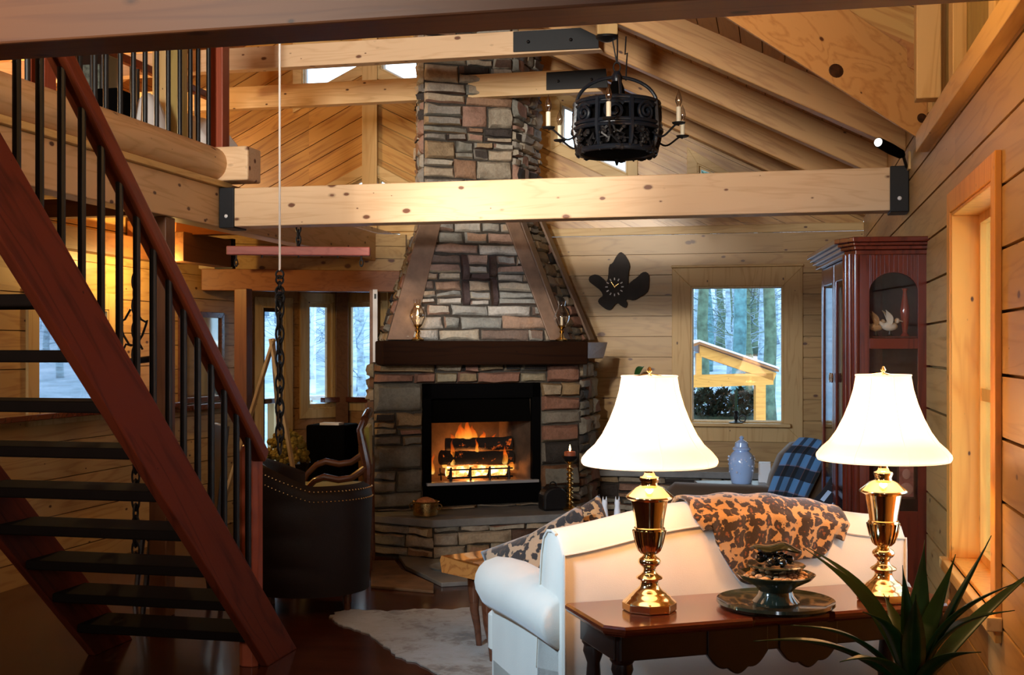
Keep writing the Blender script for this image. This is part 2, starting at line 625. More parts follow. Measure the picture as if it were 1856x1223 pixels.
M['stone'] = stone_mat('ledgestone', [(0.42, 0.37, 0.29), (0.36, 0.22, 0.14), (0.50, 0.47, 0.40), (0.27, 0.27, 0.24), (0.38, 0.28, 0.17), (0.055, 0.045, 0.042), (0.46, 0.42, 0.36), (0.40, 0.24, 0.18), (0.32, 0.30, 0.27), (0.48, 0.40, 0.30), (0.12, 0.07, 0.05)])
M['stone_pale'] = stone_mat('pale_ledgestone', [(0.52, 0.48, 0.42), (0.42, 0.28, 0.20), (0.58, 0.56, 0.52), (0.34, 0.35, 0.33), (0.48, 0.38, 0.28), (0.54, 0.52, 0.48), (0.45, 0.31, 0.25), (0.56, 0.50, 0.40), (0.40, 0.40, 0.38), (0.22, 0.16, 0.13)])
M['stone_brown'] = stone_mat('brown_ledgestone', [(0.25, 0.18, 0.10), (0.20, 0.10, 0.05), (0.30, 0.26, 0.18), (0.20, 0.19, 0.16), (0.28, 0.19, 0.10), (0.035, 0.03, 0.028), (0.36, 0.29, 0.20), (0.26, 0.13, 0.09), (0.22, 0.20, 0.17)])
M['stone_letter'] = stone_mat('dark_letter_stone', [(0.085, 0.055, 0.055), (0.07, 0.04, 0.03), (0.10, 0.07, 0.075)], 0.6)


def fabric(name, c, rough=0.85, bumps=0.25):
    nt = NT(name)
    v = nt.obj()
    n = nt.noise(v, 260, 2, 0.6)
    nl = nt.noise(v, 5, 3)
    lo = tuple(x * 0.93 for x in c)
    nt.set(Base_Color=nt.ramp(nl.outputs[0], [(0.3, lo), (0.7, c)]), Roughness=rough, Sheen_Weight=0.25)
    nt.bump(n.outputs[0], bumps, 0.003)
    return nt.m


M['cream'] = fabric('cream_upholstery', (0.66, 0.585, 0.48))
M['brown_suede'] = fabric('brown_suede', (0.075, 0.045, 0.024))
M['leather'] = plain('dark_brown_leather', (0.011, 0.0045, 0.003), 0.55, spec=0.3, nscale=25, bump=0.25, bscale=140)
M['green_seat'] = fabric('olive_velvet', (0.30, 0.29, 0.06))
M['bedding'] = fabric('white_bedding', (0.80, 0.82, 0.84))


def leopard(name, scale, base, spot, ring, rmax=0.40):
    nt = NT(name)
    v = nt.obj()
    nz = nt.noise(v, scale * 0.9, 3)
    mx = nt.mix(0.05, v, nz.outputs['Color'])
    vo = nt.voro(mx, scale, 'F1', 0.9)
    n2 = nt.noise(v, scale * 1.7, 2)
    d = nt.math('ADD', vo.outputs['Distance'], nt.math('MULTIPLY', nt.math('SUBTRACT', n2.outputs[0], 0.5), 0.42))
    c = nt.ramp(d, [(0.0, spot), (0.14, spot), (0.20, ring), (rmax, ring), (rmax + 0.06, base), (1.0, base)])
    nt.set(Base_Color=c, Roughness=0.9, Sheen_Weight=0.3)
    nt.bump(nt.noise(v, 180, 3).outputs[0], 0.3, 0.004)
    return nt.m


M['leopard'] = leopard('leopard_plush', 24, (0.34, 0.20, 0.105), (0.05, 0.028, 0.014), (0.008, 0.006, 0.005), 0.53)
M['throw'] = leopard('leopard_throw', 30, (0.40, 0.22, 0.085), (0.17, 0.05, 0.011), (0.025, 0.010, 0.004), 0.55)


def plaid_mat():
    nt = NT('blue_plaid_wool')
    uv = nt.add('ShaderNodeTexCoord').outputs['UV']
    sp = nt.add('ShaderNodeSeparateXYZ')
    nt.ln(uv, sp.inputs[0])

    def band(s, n, lo, hi):
        f = nt.math('FRACT', nt.math('MULTIPLY', s, n))
        return nt.math('MULTIPLY', nt.math('GREATER_THAN', f, lo), nt.math('LESS_THAN', f, hi))
    du = band(sp.outputs[0], 4.0, 0.62, 1.0)
    dv = band(sp.outputs[1], 3.0, 0.55, 1.0)
    ou = band(sp.outputs[0], 4.0, 0.57, 0.62)
    ov = band(sp.outputs[1], 3.0, 0.50, 0.55)
    blue, blk = (0.10, 0.27, 0.55), (0.006, 0.008, 0.010)
    c = nt.mix(nt.math('MULTIPLY', du, 0.82), blue, blk)
    c = nt.mix(nt.math('MULTIPLY', dv, 0.9), c, blk)
    c = nt.mix(nt.math('MULTIPLY', nt.math('MAXIMUM', ou, ov), 0.35), c, (0.30, 0.12, 0.07))
    nt.set(Base_Color=c, Roughness=0.95, Sheen_Weight=0.3)
    nt.bump(nt.noise(nt.obj(), 200, 3).outputs[0], 0.3, 0.004)
    return nt.m


M['plaid'] = plaid_mat()


def stripe_mat():
    nt = NT('striped_dark_cloth')
    uv = nt.add('ShaderNodeTexCoord').outputs['UV']
    sp = nt.add('ShaderNodeSeparateXYZ')
    nt.ln(uv, sp.inputs[0])
    f = nt.math('FRACT', nt.math('MULTIPLY', sp.outputs[0], 3.0))
    g = nt.math('FRACT', nt.math('ADD', nt.math('MULTIPLY', sp.outputs[1], 2.0), 0.1))
    a = nt.math('MULTIPLY', nt.math('GREATER_THAN', f, 0.62), nt.math('LESS_THAN', g, 0.66))
    nt.set(Base_Color=nt.mix(a, (0.010, 0.012, 0.018), (0.40, 0.55, 0.75)), Roughness=0.9)
    return nt.m


M['stripe'] = stripe_mat()


def cowhide():
    nt = NT('cowhide')
    v = nt.obj()
    n = nt.noise(v, 2.6, 5, 0.6, 0.6)
    n2 = nt.noise(v, 9, 5, 0.7, 1.0)
    a = nt.math('ADD', nt.math('MULTIPLY', n.outputs[0], 0.6), nt.math('MULTIPLY', n2.outputs[0], 0.4))
    c = nt.ramp(a, [(0.36, (0.03, 0.02, 0.014)), (0.43, (0.15, 0.10, 0.055)), (0.49, (0.28, 0.25, 0.20)), (0.60, (0.33, 0.31, 0.28)), (0.68, (0.15, 0.11, 0.06))])
    nt.set(Base_Color=c, Roughness=0.75, Sheen_Weight=0.3)
    nt.bump(nt.noise(v, 120, 3).outputs[0], 0.3, 0.004)
    return nt.m


M['cowhide'] = cowhide()


def floor_mat():
    nt = NT('polished_red_brown_floor')
    v = nt.obj()
    br = nt.add('ShaderNodeTexBrick')
    br.inputs['Scale'].default_value = 1.0
    br.inputs['Mortar Size'].default_value = 0.002
    br.inputs['Brick Width'].default_value = 1.6
    br.inputs['Row Height'].default_value = 0.085
    br.inputs['Color1'].default_value = (0.085, 0.022, 0.010, 1)
    br.inputs['Color2'].default_value = (0.055, 0.014, 0.007, 1)
    br.inputs['Mortar'].default_value = (0.012, 0.004, 0.003, 1)
    nt.ln(v, br.inputs['Vector'])
    n = nt.noise(nt.mapping(v, (1.5, 30, 1)), 1.0, 4)
    c = nt.mix(1.0, br.outputs[0], nt.ramp(n.outputs[0], [(0.3, (0.6, 0.6, 0.6)), (0.7, (1.1, 1.1, 1.1))]), 'MULTIPLY')
    nt.set(Base_Color=c, Roughness=0.16)
    return nt.m


M['floor'] = floor_mat()


def hill_mat():
    nt = NT('winter_woodland_slope')
    v = nt.obj()
    n = nt.noise(v, 0.35, 6, 0.7)
    n2 = nt.noise(nt.mapping(v, (1.6, 1.6, 0.25)), 1.0, 6, 0.75)
    a = nt.math('ADD', nt.math('MULTIPLY', n.outputs[0], 0.4), nt.math('MULTIPLY', n2.outputs[0], 0.6))
    c = nt.ramp(a, [(0.32, (0.11, 0.19, 0.25)), (0.5, (0.27, 0.36, 0.49)), (0.68, (0.50, 0.56, 0.68))])
    nt.set(Base_Color=c, Roughness=1.0)
    return nt.m


M['hill'] = hill_mat()
M['bark_teal'] = plain('blue_green_bark', (0.08, 0.19, 0.21), 0.9, nscale=6, namp=0.6, bump=0.6, bscale=14)
M['bark_green'] = plain('mossy_bark', (0.085, 0.135, 0.09), 0.9, nscale=6, namp=0.6, bump=0.6, bscale=14)
M['bark_pale'] = plain('pale_grey_bark', (0.26, 0.36, 0.44), 0.9, nscale=5, namp=0.5, bump=0.6, bscale=14)
M['timber_out'] = wood('gazebo_timber', (0.86, 0.40, 0.08), (0.66, 0.26, 0.04), 'x', knots=0.4, tint=0.15)
M['snow'] = plain('snow_cap', (0.85, 0.87, 0.90), 0.8)
M['bush'] = plain('dark_evergreen', (0.014, 0.030, 0.014), 0.7, nscale=10, namp=0.5)
M['leaf'] = plain('glossy_leaf', (0.018, 0.075, 0.018), 0.35, nscale=8, namp=0.4)
M['mum'] = plain('yellow_chrysanthemum', (0.26, 0.19, 0.03), 0.8, nscale=30, namp=0.5)
M['pot_dark'] = plain('dark_glazed_pot', (0.012, 0.010, 0.010), 0.25)
M['jar'] = plain('blue_white_porcelain', (0.42, 0.62, 1.0), 0.15, nscale=0, coat=0.5)
M['green_glaze'] = plain('dark_green_glaze', (0.020, 0.028, 0.018), 0.10, coat=0.8, nscale=8, namp=0.4)
M['wax_green'] = plain('green_wax', (0.02, 0.08, 0.03), 0.5)
M['olive_wall'] = wood('olive_board', (0.40, 0.30, 0.10), (0.30, 0.20, 0.06), 'z', knots=0, tint=0.1)

# ================================================================== boarded walls
XR, YB, XL, XF = 0.70, 10.70, -4.90, -3.48   # right wall, back wall, left wall, loft edge
RIDGE_X, EAVE = -3.78, 2.70


def roofz(x):
    return EAVE + 0.5 * ((XR - x) if x >= RIDGE_X else (XR - 2 * RIDGE_X + x))


def clip(poly, a, b, c):
    out = []
    n = len(poly)
    for i in range(n):
        p, q = poly[i], poly[(i + 1) % n]
        dp = a * p[0] + b * p[1] - c
        dq = a * q[0] + b * q[1] - c
        if dp <= 0:
            out.append(p)
        if (dp < 0 < dq) or (dq < 0 < dp):
            t = dp / (dp - dq)
            out.append((p[0] + (q[0] - p[0]) * t, p[1] + (q[1] - p[1]) * t))
    return out


def area(poly):
    return 0.5 * sum(poly[i][0] * poly[(i + 1) % len(poly)][1] - poly[(i + 1) % len(poly)][0] * poly[i][1] for i in range(len(poly)))


def subtract(cells, hole):
    if area(hole) < 0:
        hole = hole[::-1]
    res = []
    for cell in cells:
        rest = cell
        for i in range(len(hole)):
            p, q = hole[i], hole[(i + 1) % len(hole)]
            a, b = q[1] - p[1], -(q[0] - p[0])
            c = a * p[0] + b * p[1]
            o = clip(rest, -a, -b, -c)
            if len(o) > 2 and abs(area(o)) > 1e-5:
                res.append(o)
            rest = clip(rest, a, b, c)
            if len(rest) < 3 or abs(area(rest)) < 1e-6:
                break
    return res


def board_wall(name, O, U, V, N, cells, m, width=0.184, ang=0.0, holes=(), thick=0.03, back=0.10, gap=0.007, off=0.0):
    O, U, V, N = Vector(O), Vector(U), Vector(V), Vector(N)
    for h in holes:
        cells = subtract(cells, h)
    mb = MB()
    pa, pb = -sin(ang), cos(ang)

    def p3(p, d):
        return O + U * p[0] + V * p[1] + N * d
    for cell in cells:
        ds = [pa * x + pb * y - off for x, y in cell]
        for k in range(math.floor(min(ds) / width), math.ceil(max(ds) / width)):
            lo, hi = k * width + gap / 2 + off, (k + 1) * width - gap / 2 + off
            s = clip(clip(cell, pa, pb, hi), -pa, -pb, -lo)
            if len(s) > 2 and abs(area(s)) > 2e-4:
                mb.prism([p3(p, -thick) for p in s], N * thick)
        mb.prism([p3(p, -thick - back) for p in cell], N * (back + 0.001))
    o = mb.build(name, m, recenter=False)
    return struct(o)


def poly_trim(mb, O, U, V, N, poly, w, d, inset=0.0, depth0=0.0):
    """frame strips along a polygon: width w outside it, thickness d"""
    O, U, V, N = Vector(O), Vector(U), Vector(V), Vector(N)
    if area(poly) < 0:
        poly = poly[::-1]
    n = len(poly)
    outp = []
    for i in range(n):
        p0, p1, p2 = Vector(poly[i - 1]), Vector(poly[i]), Vector(poly[(i + 1) % n])
        e1, e2 = (p1 - p0).normalized(), (p2 - p1).normalized()
        n1, n2 = Vector((e1.y, -e1.x)), Vector((e2.y, -e2.x))
        b = (n1 + n2)
        k = b.dot(n1)
        outp.append(p1 + b * (w / max(k, 0.35)))
    for i in range(n):
        j = (i + 1) % n
        q = [Vector(poly[i]), outp[i], outp[j], Vector(poly[j])]
        mb.prism([O + U * p[0] + V * p[1] + N * depth0 for p in q], N * d)
    return mb


def shrink(poly, w):
    pv = [Vector(p) for p in poly]
    if area(poly) < 0:
        pv = pv[::-1]
    n = len(pv)
    out = []
    for i in range(n):
        p0, p1, p2 = pv[i - 1], pv[i], pv[(i + 1) % n]
        e1, e2 = (p1 - p0).normalized(), (p2 - p1).normalized()
        n1, n2 = Vector((e1.y, -e1.x)), Vector((e2.y, -e2.x))
        b = n1 + n2
        out.append(p1 - b * (w / max(b.dot(n1), 0.35)))
    return [(p.x, p.y) for p in out]


def window(name, O, U, V, N, poly, m_casing, casing=0.10, sash=0.045, depth=0.09, m_sash=None, muntin=None):
    """casing on the wall face, jamb, sash and pane inside the opening"""
    mb = MB()
    if casing > 0:
        poly_trim(mb, O, U, V, N, poly, casing, 0.022)
    poly_trim(mb, O, U, V, N, shrink(poly, 0.014), 0.014, depth + 0.055, depth0=-depth - 0.04)
    o = struct(mb.build(name, m_casing, bevel=0.003))
    MATS[o.name] = Matrix.Translation(o.location)
    c = MB()
    # shrink polygon for the sash
    pv = [Vector(p) for p in poly]
    cen = sum(pv, Vector((0, 0))) / len(pv)
    if area(poly) < 0:
        pv = pv[::-1]
    n = len(pv)
    ins = []
    for i in range(n):
        p0, p1, p2 = pv[i - 1], pv[i], pv[(i + 1) % n]
        e1, e2 = (p1 - p0).normalized(), (p2 - p1).normalized()
        n1, n2 = Vector((e1.y, -e1.x)), Vector((e2.y, -e2.x))
        b = n1 + n2
        ins.append(p1 - b * (sash / max(b.dot(n1), 0.35)))
    ins = [(p.x, p.y) for p in ins]
    poly_trim(c, O, U, V, N, ins, sash, 0.035, depth0=-depth)
    if muntin:
        for q in muntin:
            c.prism([Vector(O) + Vector(U) * p[0] + Vector(V) * p[1] + Vector(N) * (-depth) for p in q], Vector(N) * 0.03)
    c.build('sash', m_sash or m_casing, o, world=True)
    g = MB()
    g.prism([Vector(O) + Vector(U) * p[0] + Vector(V) * p[1] + Vector(N) * (-depth + 0.012) for p in ins], Vector(N) * 0.004)
    g.build('pane', M['glass'], o, world=True)
    return o


def rect(x0, x1, z0, z1):
    return [(x0, z0), (x1, z0), (x1, z1), (x0, z1)]


XA, ZA = Vector((1, 0, 0)), Vector((0, 0, 1))
YA = Vector((0, 1, 0))

# floor
fl = MB()
fl.bx(-8.6, 1.2, -2.7, 13.5, -0.12, 0.0)
struct(fl.build('floor', M['floor'], recenter=False))


def pxpoly(pts, Y=YB):
    return [(onY(x, Y), zat(y, onY(x, Y), Y)) for x, y in pts]


# back wall: horizontal log siding below, herringbone gable above
BO = Vector((0, YB, 0))
BN = Vector((0, -1, 0))
wx0, wx1 = onY(1252, YB), onY(1420, YB)
wz0, wz1 = zat(766, (wx0 + wx1) / 2, YB), zat(518, (wx0 + wx1) / 2, YB)
w_back = rect(wx0, wx1, wz0, wz1)
board_wall('wall_back', BO, XA, ZA, BN, [rect(XF - 0.12, XR, 0.0, 2.59)], M['siding_back'], 0.184, holes=[w_back], off=0.02, gap=0.012)
window('window_1', BO, XA, ZA, BN, w_back, M['trim_z'], casing=0.165, sash=0.02, depth=0.085)
mb = MB()
mb.bx(wx0 - 0.17, wx1 + 0.17, YB - 0.05, YB, wz1 + 0.165, wz1 + 0.185)
mb.bx(wx0 - 0.06, wx1 + 0.06, YB - 0.10, YB + 0.05, wz0 - 0.03, wz0)
struct(mb.build('trim_1', M['trim_x'], bevel=0.004))
mb = MB()
mb.bx(XF, XR, YB - 0.035, YB, 2.59, 2.66)
struct(mb.build('trim_2', M['trim_x'], bevel=0.004))

gl1 = pxpoly([(548, 92), (650, 92), (650, 122), (548, 178)])
gl2 = pxpoly([(690, 92), (768, 92), (768, 166), (690, 126)])
gl3 = pxpoly([(664, 316), (664, 402), (560, 402), (560, 372)])
gl4 = pxpoly([(683, 318), (760, 360), (760, 402), (683, 402)])
gr1 = pxpoly([(1016, 186), (1138, 240), (1138, 318), (1016, 262)])
gr2 = pxpoly([(1264, 296), (1335, 330), (1264, 330)])
PIT = atan(0.5)
TOPZ = 5.35
right_half = [[(RIDGE_X, 2.66), (XR, 2.66), (XR, EAVE + 0.22), (RIDGE_X, roofz(RIDGE_X) + 0.22)]]
left_half = [[(-8.3, 2.66), (RIDGE_X, 2.66), (RIDGE_X, roofz(RIDGE_X) + 0.22), (-8.3, roofz(-8.3) + 0.22)]]
board_wall('wall_gable_right', BO, XA, ZA, BN, right_half, M['herring_right'], 0.15, -PIT, holes=[gl2, gl4, gr1, gr2])
board_wall('wall_gable_left', BO, XA, ZA, BN, left_half, M['herring_left'], 0.15, PIT, holes=[gl1, gl3])
for i, g in enumerate((gl1, gl2, gl3, gl4, gr1, gr2)):
    window('window_%d' % (i + 2), BO, XA, ZA, BN, g, M['trim_x'], casing=0.09, sash=0.03, depth=0.07, m_sash=M['white'] if i in (0, 1, 4) else None)
mb = MB()
mb.bx(RIDGE_X - 0.075, RIDGE_X + 0.075, YB - 0.04, YB, 2.66, 5.1)
struct(mb.build('trim_3', M['trim_z'], bevel=0.004))

# right wall with its tall window
RO = Vector((XR, 0, 0))
RN = Vector((-1, 0, 0))
ry0, ry1 = 4.20, onX(1731, XR)
w_right = rect(ry0, ry1, 0.70, 2.13)
board_wall('wall_right', RO, YA, ZA, RN, [rect(-2.6, YB, 0, 2.56), rect(6.1, YB, 2.56, EAVE + 0.22)], M['siding_right'], 0.205, holes=[w_right], back=0.12, off=0.05, gap=0.011)
window('window_8', RO, YA, ZA, RN, w_right, M['orange_z'], casing=0.085, sash=0.05, depth=0.125,
       muntin=[rect(ry0 + 0.05, ry1 - 0.05, 1.36, 1.41)])
board_wall('wall_dormer', (XR + 0.02, 0, 0), YA, ZA, RN, [rect(-2.6, 6.2, 2.56, 3.75)], M['olive_wall'], 0.26, radians(90), back=0.12)
mb = MB()
mb.bx(XR - 0.055, XR + 0.03, -2.6, 6.12, 2.53, 2.625)
struct(mb.build('trim_4', M['trim_y'], bevel=0.004))
mb = MB()
mb.bx(XR - 0.05, XR, ry0 - 0.1, ry1 + 0.10, 0.655, 0.70)
struct(mb.build('trim_5', M['trim_y'], bevel=0.004))

# roof
sl = Vector((-cos(PIT), 0, sin(PIT)))
slN = Vector((-sin(PIT), 0, -cos(PIT)))
Lr = (XR + 0.2 - RIDGE_X) / cos(PIT)
board_wall('ceiling', (XR + 0.2, 0, EAVE + 0.20 - 0.1), YA, sl, slN, [rect(6.1, 10.9, 0, Lr)], M['roof_boards'], 0.14, back=0.08)
dv = Vector((RIDGE_X - 0.9, 0, 5.2 - 3.55)).normalized()
dN = Vector((-dv.z, 0, dv.x))
if dN.z > 0:
    dN = -dN
board_wall('ceiling_dormer', (0.9, 0, 3.55), YA, dv, dN, [rect(-2.6, 6.35, 0, 4.97)], M['beam_y'], 0.14, back=0.08)
sl2 = Vector((cos(PIT), 0, sin(PIT)))
board_wall('ceiling_left', (-8.4, 0, roofz(-8.4) + 0.2), YA, sl2, Vector((sin(PIT), 0, -cos(PIT))), [rect(-2.6, 10.9, 0, 5.17)], M['roof_boards'], 0.14, back=0.08)
board_wall('wall_cheek', (0, 6.28, 0), XA, ZA, BN, [[(0.9, 2.78), (0.9, 3.62), (RIDGE_X, 5.3), (RIDGE_X, 5.0)]], M['herring_right'], 0.19, -PIT)
# closed house behind the camera and at the far left
for nm, b in (('wall_rear', (-8.6, 1.0, -2.7, -2.55, 0, 5.6)), ('wall_loft_left', (-8.5, -8.3, -2.6, 10.8, 2.3, 3.2)), ('wall_loft_end', (-8.4, -4.9, -2.7, -2.5, 0, 2.6))):
    mb = MB()
    mb.bx(*b)
    struct(mb.build(nm, M['siding_back'], recenter=False))

# left wall below the loft, bay beyond it
BP = [Vector((XL, 8.85, 0)), PX(446, 11.0, 0), PX(622, 11.75, 0), PX(770, 11.35, 0)]
w_l = rect(onX(66, XL), onX(66, XL) + 0.86, 1.17, 1.86)
board_wall('wall_left', (XL, 0, 0), YA, ZA, Vector((1, 0, 0)), [rect(-2.6, 8.85, 0, 2.6)], M['siding_left'], 0.255, holes=[w_l], off=0.16)
window('window_9', (XL, 0, 0), YA, ZA, Vector((1, 0, 0)), w_l, M['trim_z'], casing=0.12, sash=0.03, depth=0.07)
mb = MB()
mb.bx(XL, XL + 0.16, 6.2, 8.9, 1.10, 1.14)
struct(mb.build('trim_6', M['mahogany_x'], bevel=0.006))


def facet(name, A, B, holes_px, m, wid=0.184, ang=0.0):
    U = (B - A).normalized()
    N = Vector((U.y, -U.x, 0))
    if N.dot(-A) < 0:
        N = -N
    L = (B - A).length

    def upos(px, py):
        t = th(px)
        d = Vector((tan(t), 1, 0))
        # A + U s = d k
        det = U.x * (-d.y) - U.y * (-d.x)
        s = ((-A.x) * (-d.y) - (-A.y) * (-d.x)) / det
        P = A + U * s
        return (s, zat(py, P.x, P.y))
    hs = []
    for (x0, x1, y0, y1) in holes_px:
        a = upos(x0, y1)
        b = upos(x1, y0)
        hs.append(rect(a[0], b[0], max(a[1], 0.05), b[1]))
    board_wall(name, A, U, ZA, N, [rect(0, L, 0, 2.6)], m, wid, ang, holes=hs)
    return A, U, N, hs


bayA = facet('wall_bay_left', BP[0], BP[1], [], M['siding_left'], 0.2)
bayB = facet('wall_bay_middle', BP[1], BP[2], [(474, 515, 556, 905), (556, 603, 548, 742)], M['siding_bay'], 0.2)
bayC = facet('wall_bay_right', BP[2], BP[3], [(626, 690, 546, 728)], M['siding_bay'], 0.2)
n = 10
for (A, U, N, hs) in (bayB, bayC):
    for h in hs:
        window('window_%d' % n, A, U, ZA, N, h, M['trim_z'], casing=0.085, sash=0.05, depth=0.06,
               m_sash=M['dark_wood'] if n == 10 else M['trim_z'])
        n += 1
# dark sill that follows the bay
mb = MB()
for (A, U, N, hs), s0, s1 in ((bayA, 0, 2.05), (bayB, 0.82, 1.62), (bayC, 0.0, 0.9)):
    zs = 1.05
    p, q = A + U * s0, A + U * s1
    mb.prism([p + ZA * zs, q + ZA * zs, q + N * 0.07 + ZA * zs, p + N * 0.07 + ZA * zs], (0, 0, 0.05))
struct(mb.build('trim_7', M['mahogany_x'], bevel=0.004))
# corner posts of the bay
mb = MB()
for p in BP[1:3]:
    mb.box((p.x + 0.0, p.y - 0.05, 1.3), (0.12, 0.12, 2.6), rz=0.5)
struct(mb.build('trim_8', M['beam_brown_y'], bevel=0.004))

# loft floor, seen from below as a boarded soffit
board_wall('ceiling_soffit', (0, 0, 2.585), XA, YA, Vector((0, 0, -1)), [rect(-8.4, XF - 0.1, -2.6, YB), rect(XL - 1.5, XF - 0.1, YB, 13.0)], M['siding_back'], 0.14, back=0.05)

# ================================================================== beams
tie_group = None


def one(mb, name, m, label, cat, group=None, **kw):
    return tag(mb.build(name, m, **kw), label, cat, group)


# middle tie beam with its steel hangers
tb = thing('tie_beam', 'pale knotty pine tie beam crossing the room in front of the chimney', 'beam', (-1.39, 7.06, 2.345))
mb = MB().bx(XF + 0.10, XR - 0.10, 6.98, 7.14, 2.345, 2.588)
mb.build('timber', M['beam_x'], tb, world=True, bevel=0.006)
for x, nm in ((XF + 0.055, 'left'), (XR - 0.052, 'right')):
    mb = MB().bx(x - 0.05, x + 0.05, 6.965, 7.155, 2.335, 2.592)
    hh = mb.build('steel_hanger', M['steel_plate'], tb, world=True, bevel=0.004)
    hh['label'] = 'black steel hanger'
    b = MB()
    b.ball((x, 6.962, 2.41), 0.012, 10, 6, (1, 0.5, 1))
    b.build('bolt_head', M['white'], hh, world=True, smooth=True)
# near tie beam
mb = MB().bx(-3.70, XR, 2.67, 2.83, 2.345, 2.60)
one(mb, 'tie_beam', M['beam_dark_x'], 'dark red-brown tie beam across the top left corner, above the stair handrail', 'beam', bevel=0.006)

# collar ties with plates
for (Yc, z0, z1, lab, pl) in ((8.25, 3.645, 3.81, 'upper of the two pine collar ties near the roof, black steel plate at its end', [(930, 57), (1052, 50), (1085, 66), (1085, 87), (930, 94)]),
                              (9.35, 3.595, 3.78, 'lower pine collar tie touching the chimney, with a black steel plate near the chandelier', [(990, 131), (1098, 124), (1102, 158), (990, 163)])):
    xr = onY(1088, Yc)
    c = thing('collar_tie', lab, 'beam', (-3.7, Yc, z0))
    xl = RIDGE_X - (roofz(RIDGE_X) - z0) / 0.5
    MB().prism([(xl, Yc - 0.05, z0), (xr + 0.02, Yc - 0.05, z0), (xr - (z1 - z0) * 1.2, Yc - 0.05, z1), (xl + 0.2, Yc - 0.05, z1)], (0, 0.10, 0)).build('timber', M['beam_warm_x'] if Yc > 9 else M['beam_x'], c, world=True, bevel=0.005)
    pts = []
    for (x, y) in pl:
        X = onY(x, Yc - 0.065)
        pts.append(Vector((X, Yc - 0.064, zat(y, X, Yc - 0.065))))
    p = MB().prism(pts, (0, 0.012, 0)).build('steel_plate', M['steel_plate'], c, world=True, bevel=0.002)
    p['label'] = 'black steel plate'
    for k in (0.2, 0.75):
        q = pts[0].lerp(pts[1], k).lerp(pts[-1].lerp(pts[-2], k), 0.55)
        MB().ball(q + Vector((0, -0.008, 0)), 0.012, 8, 6).build('bolt_head', M['iron'], p, world=True, smooth=True)

# rafters
raf = ['pine rafter nearest the dormer, passing over the chandelier canopy', 'pine rafter second from the dormer, running down behind the chandelier',
       'pine rafter third from the dormer, low behind the chandelier', 'pine rafter against the back gable wall']
for i, y in enumerate((7.2, 8.4, 9.6, 10.58)):
    x0, x1 = XR, RIDGE_X
    pts = [(x0, y - 0.06, EAVE), (x0, y - 0.06, EAVE + 0.22), (x1, y - 0.06, roofz(x1) + 0.22), (x1, y - 0.06, roofz(x1))]
    mb = MB().prism(pts, (0, 0.12, 0))
    o = one(mb, 'rafter', M['rafter'], raf[i], 'rafter', 'rafters of the right roof slope', bevel=0.006)
    pts = [(2 * RIDGE_X - p[0], p[1], p[2]) for p in pts]
    mb = MB().prism(pts, (0, 0.12, 0))
    if y < 9.7:
        one(mb, 'rafter', M['rafter'], 'pine rafter of the left roof slope above the loft', 'rafter', 'rafters of the left roof slope', bevel=0.006)
    else:
        mb.bm.free()
# ridge beam
mb = MB().bx(RIDGE_X - 0.06, RIDGE_X + 0.06, 6.3, YB, roofz(RIDGE_X) - 0.05, roofz(RIDGE_X) + 0.25)
one(mb, 'ridge_beam', M['beam_y'], 'pine ridge beam at the top of the roof above the gable post', 'beam', bevel=0.005)

# valley rafter: deep board face from the wall plate up and towards the camera
P, Q = W(1683, 262, 5.86), W(1330, 40, 5.50)
d = (P - Q)
P2, Q2 = P + d * 0.02, Q - d * 2.2
bk = Vector((0.03, 0.11, 0))
mb = MB().prism([P2, P2 + ZA * 0.40, Q2 + ZA * 0.46, Q2], bk)
vr = one(mb, 'valley_rafter', M['rafter'], 'broad honey pine valley rafter with two dark knots, meeting the right wall plate', 'rafter', bevel=0.006)
MATS[vr.name] = Matrix.Translation(vr.location)
for t_, h_, w_ in ((0.49, 0.075, 0.042), (0.035, 0.11, 0.030)):
    c = P.lerp(Q, t_) + ZA * h_
    ang = atan2((Q - P).y, (Q - P).x)
    kb = MB()
    kb.ball((0, 0, 0), w_, 14, 8, (1.0, 0.06, 0.8))
    bmesh.ops.transform(kb.bm, matrix=Matrix.Translation(c) @ Matrix.Rotation(ang, 4, 'Z'), verts=kb.bm.verts)
    kb.build('knot', M['knot'], vr, world=True, smooth=True, angle=180)
# dormer corner post and jamb boards
c = W(1681, 100, 5.30)
mb = MB().box((c.x, c.y, 3.15), (0.105, 0.10, 0.95), rz=0.0)
one(mb, 'dormer_post', M['trim_z'], 'upright pine post of the dormer at upper right above the wall plate', 'post', bevel=0.005)
mb = MB()
for Yv in (5.05, 4.1):
    mb.bx(XR - 0.035, XR + 0.02, Yv - 0.06, Yv + 0.06, 2.625, 3.6)
struct(mb.build('trim_9', M['trim_z'], bevel=0.004))

# loft edge: fascia beam, ledge strip, round log
mb = MB().bx(XF - 0.14, XF, 2.84, YB, 2.345, 2.595)
one(mb, 'fascia_beam', M['beam_y'], 'long pine fascia beam along the loft edge below the round log', 'beam', bevel=0.006)
mb = MB().bx(XF - 0.16, XF + 0.03, 2.84, 7.1, 2.597, 2.635)
struct(mb.build('trim_10', M['trim_y'], bevel=0.004))
lg = thing('log_rail', 'round pine log lying along the loft edge under the balusters', 'log', (XF - 0.06, 5.2, 2.637))
lr = MB()
lr.tube([(XF - 0.05, 2.84 + t * 4.13 / 8, 2.745) for t in range(9)], 0.108, 24)
lr.build('log', M['beam_y'], lg, world=True, smooth=True)
eb = MB().bx(XF - 0.14, -3.28, 6.97, 7.17, 2.637, 2.853).build('squared_end', M['beam_x'], lg, world=True, bevel=0.012)
eb['label'] = 'squared pale end block'

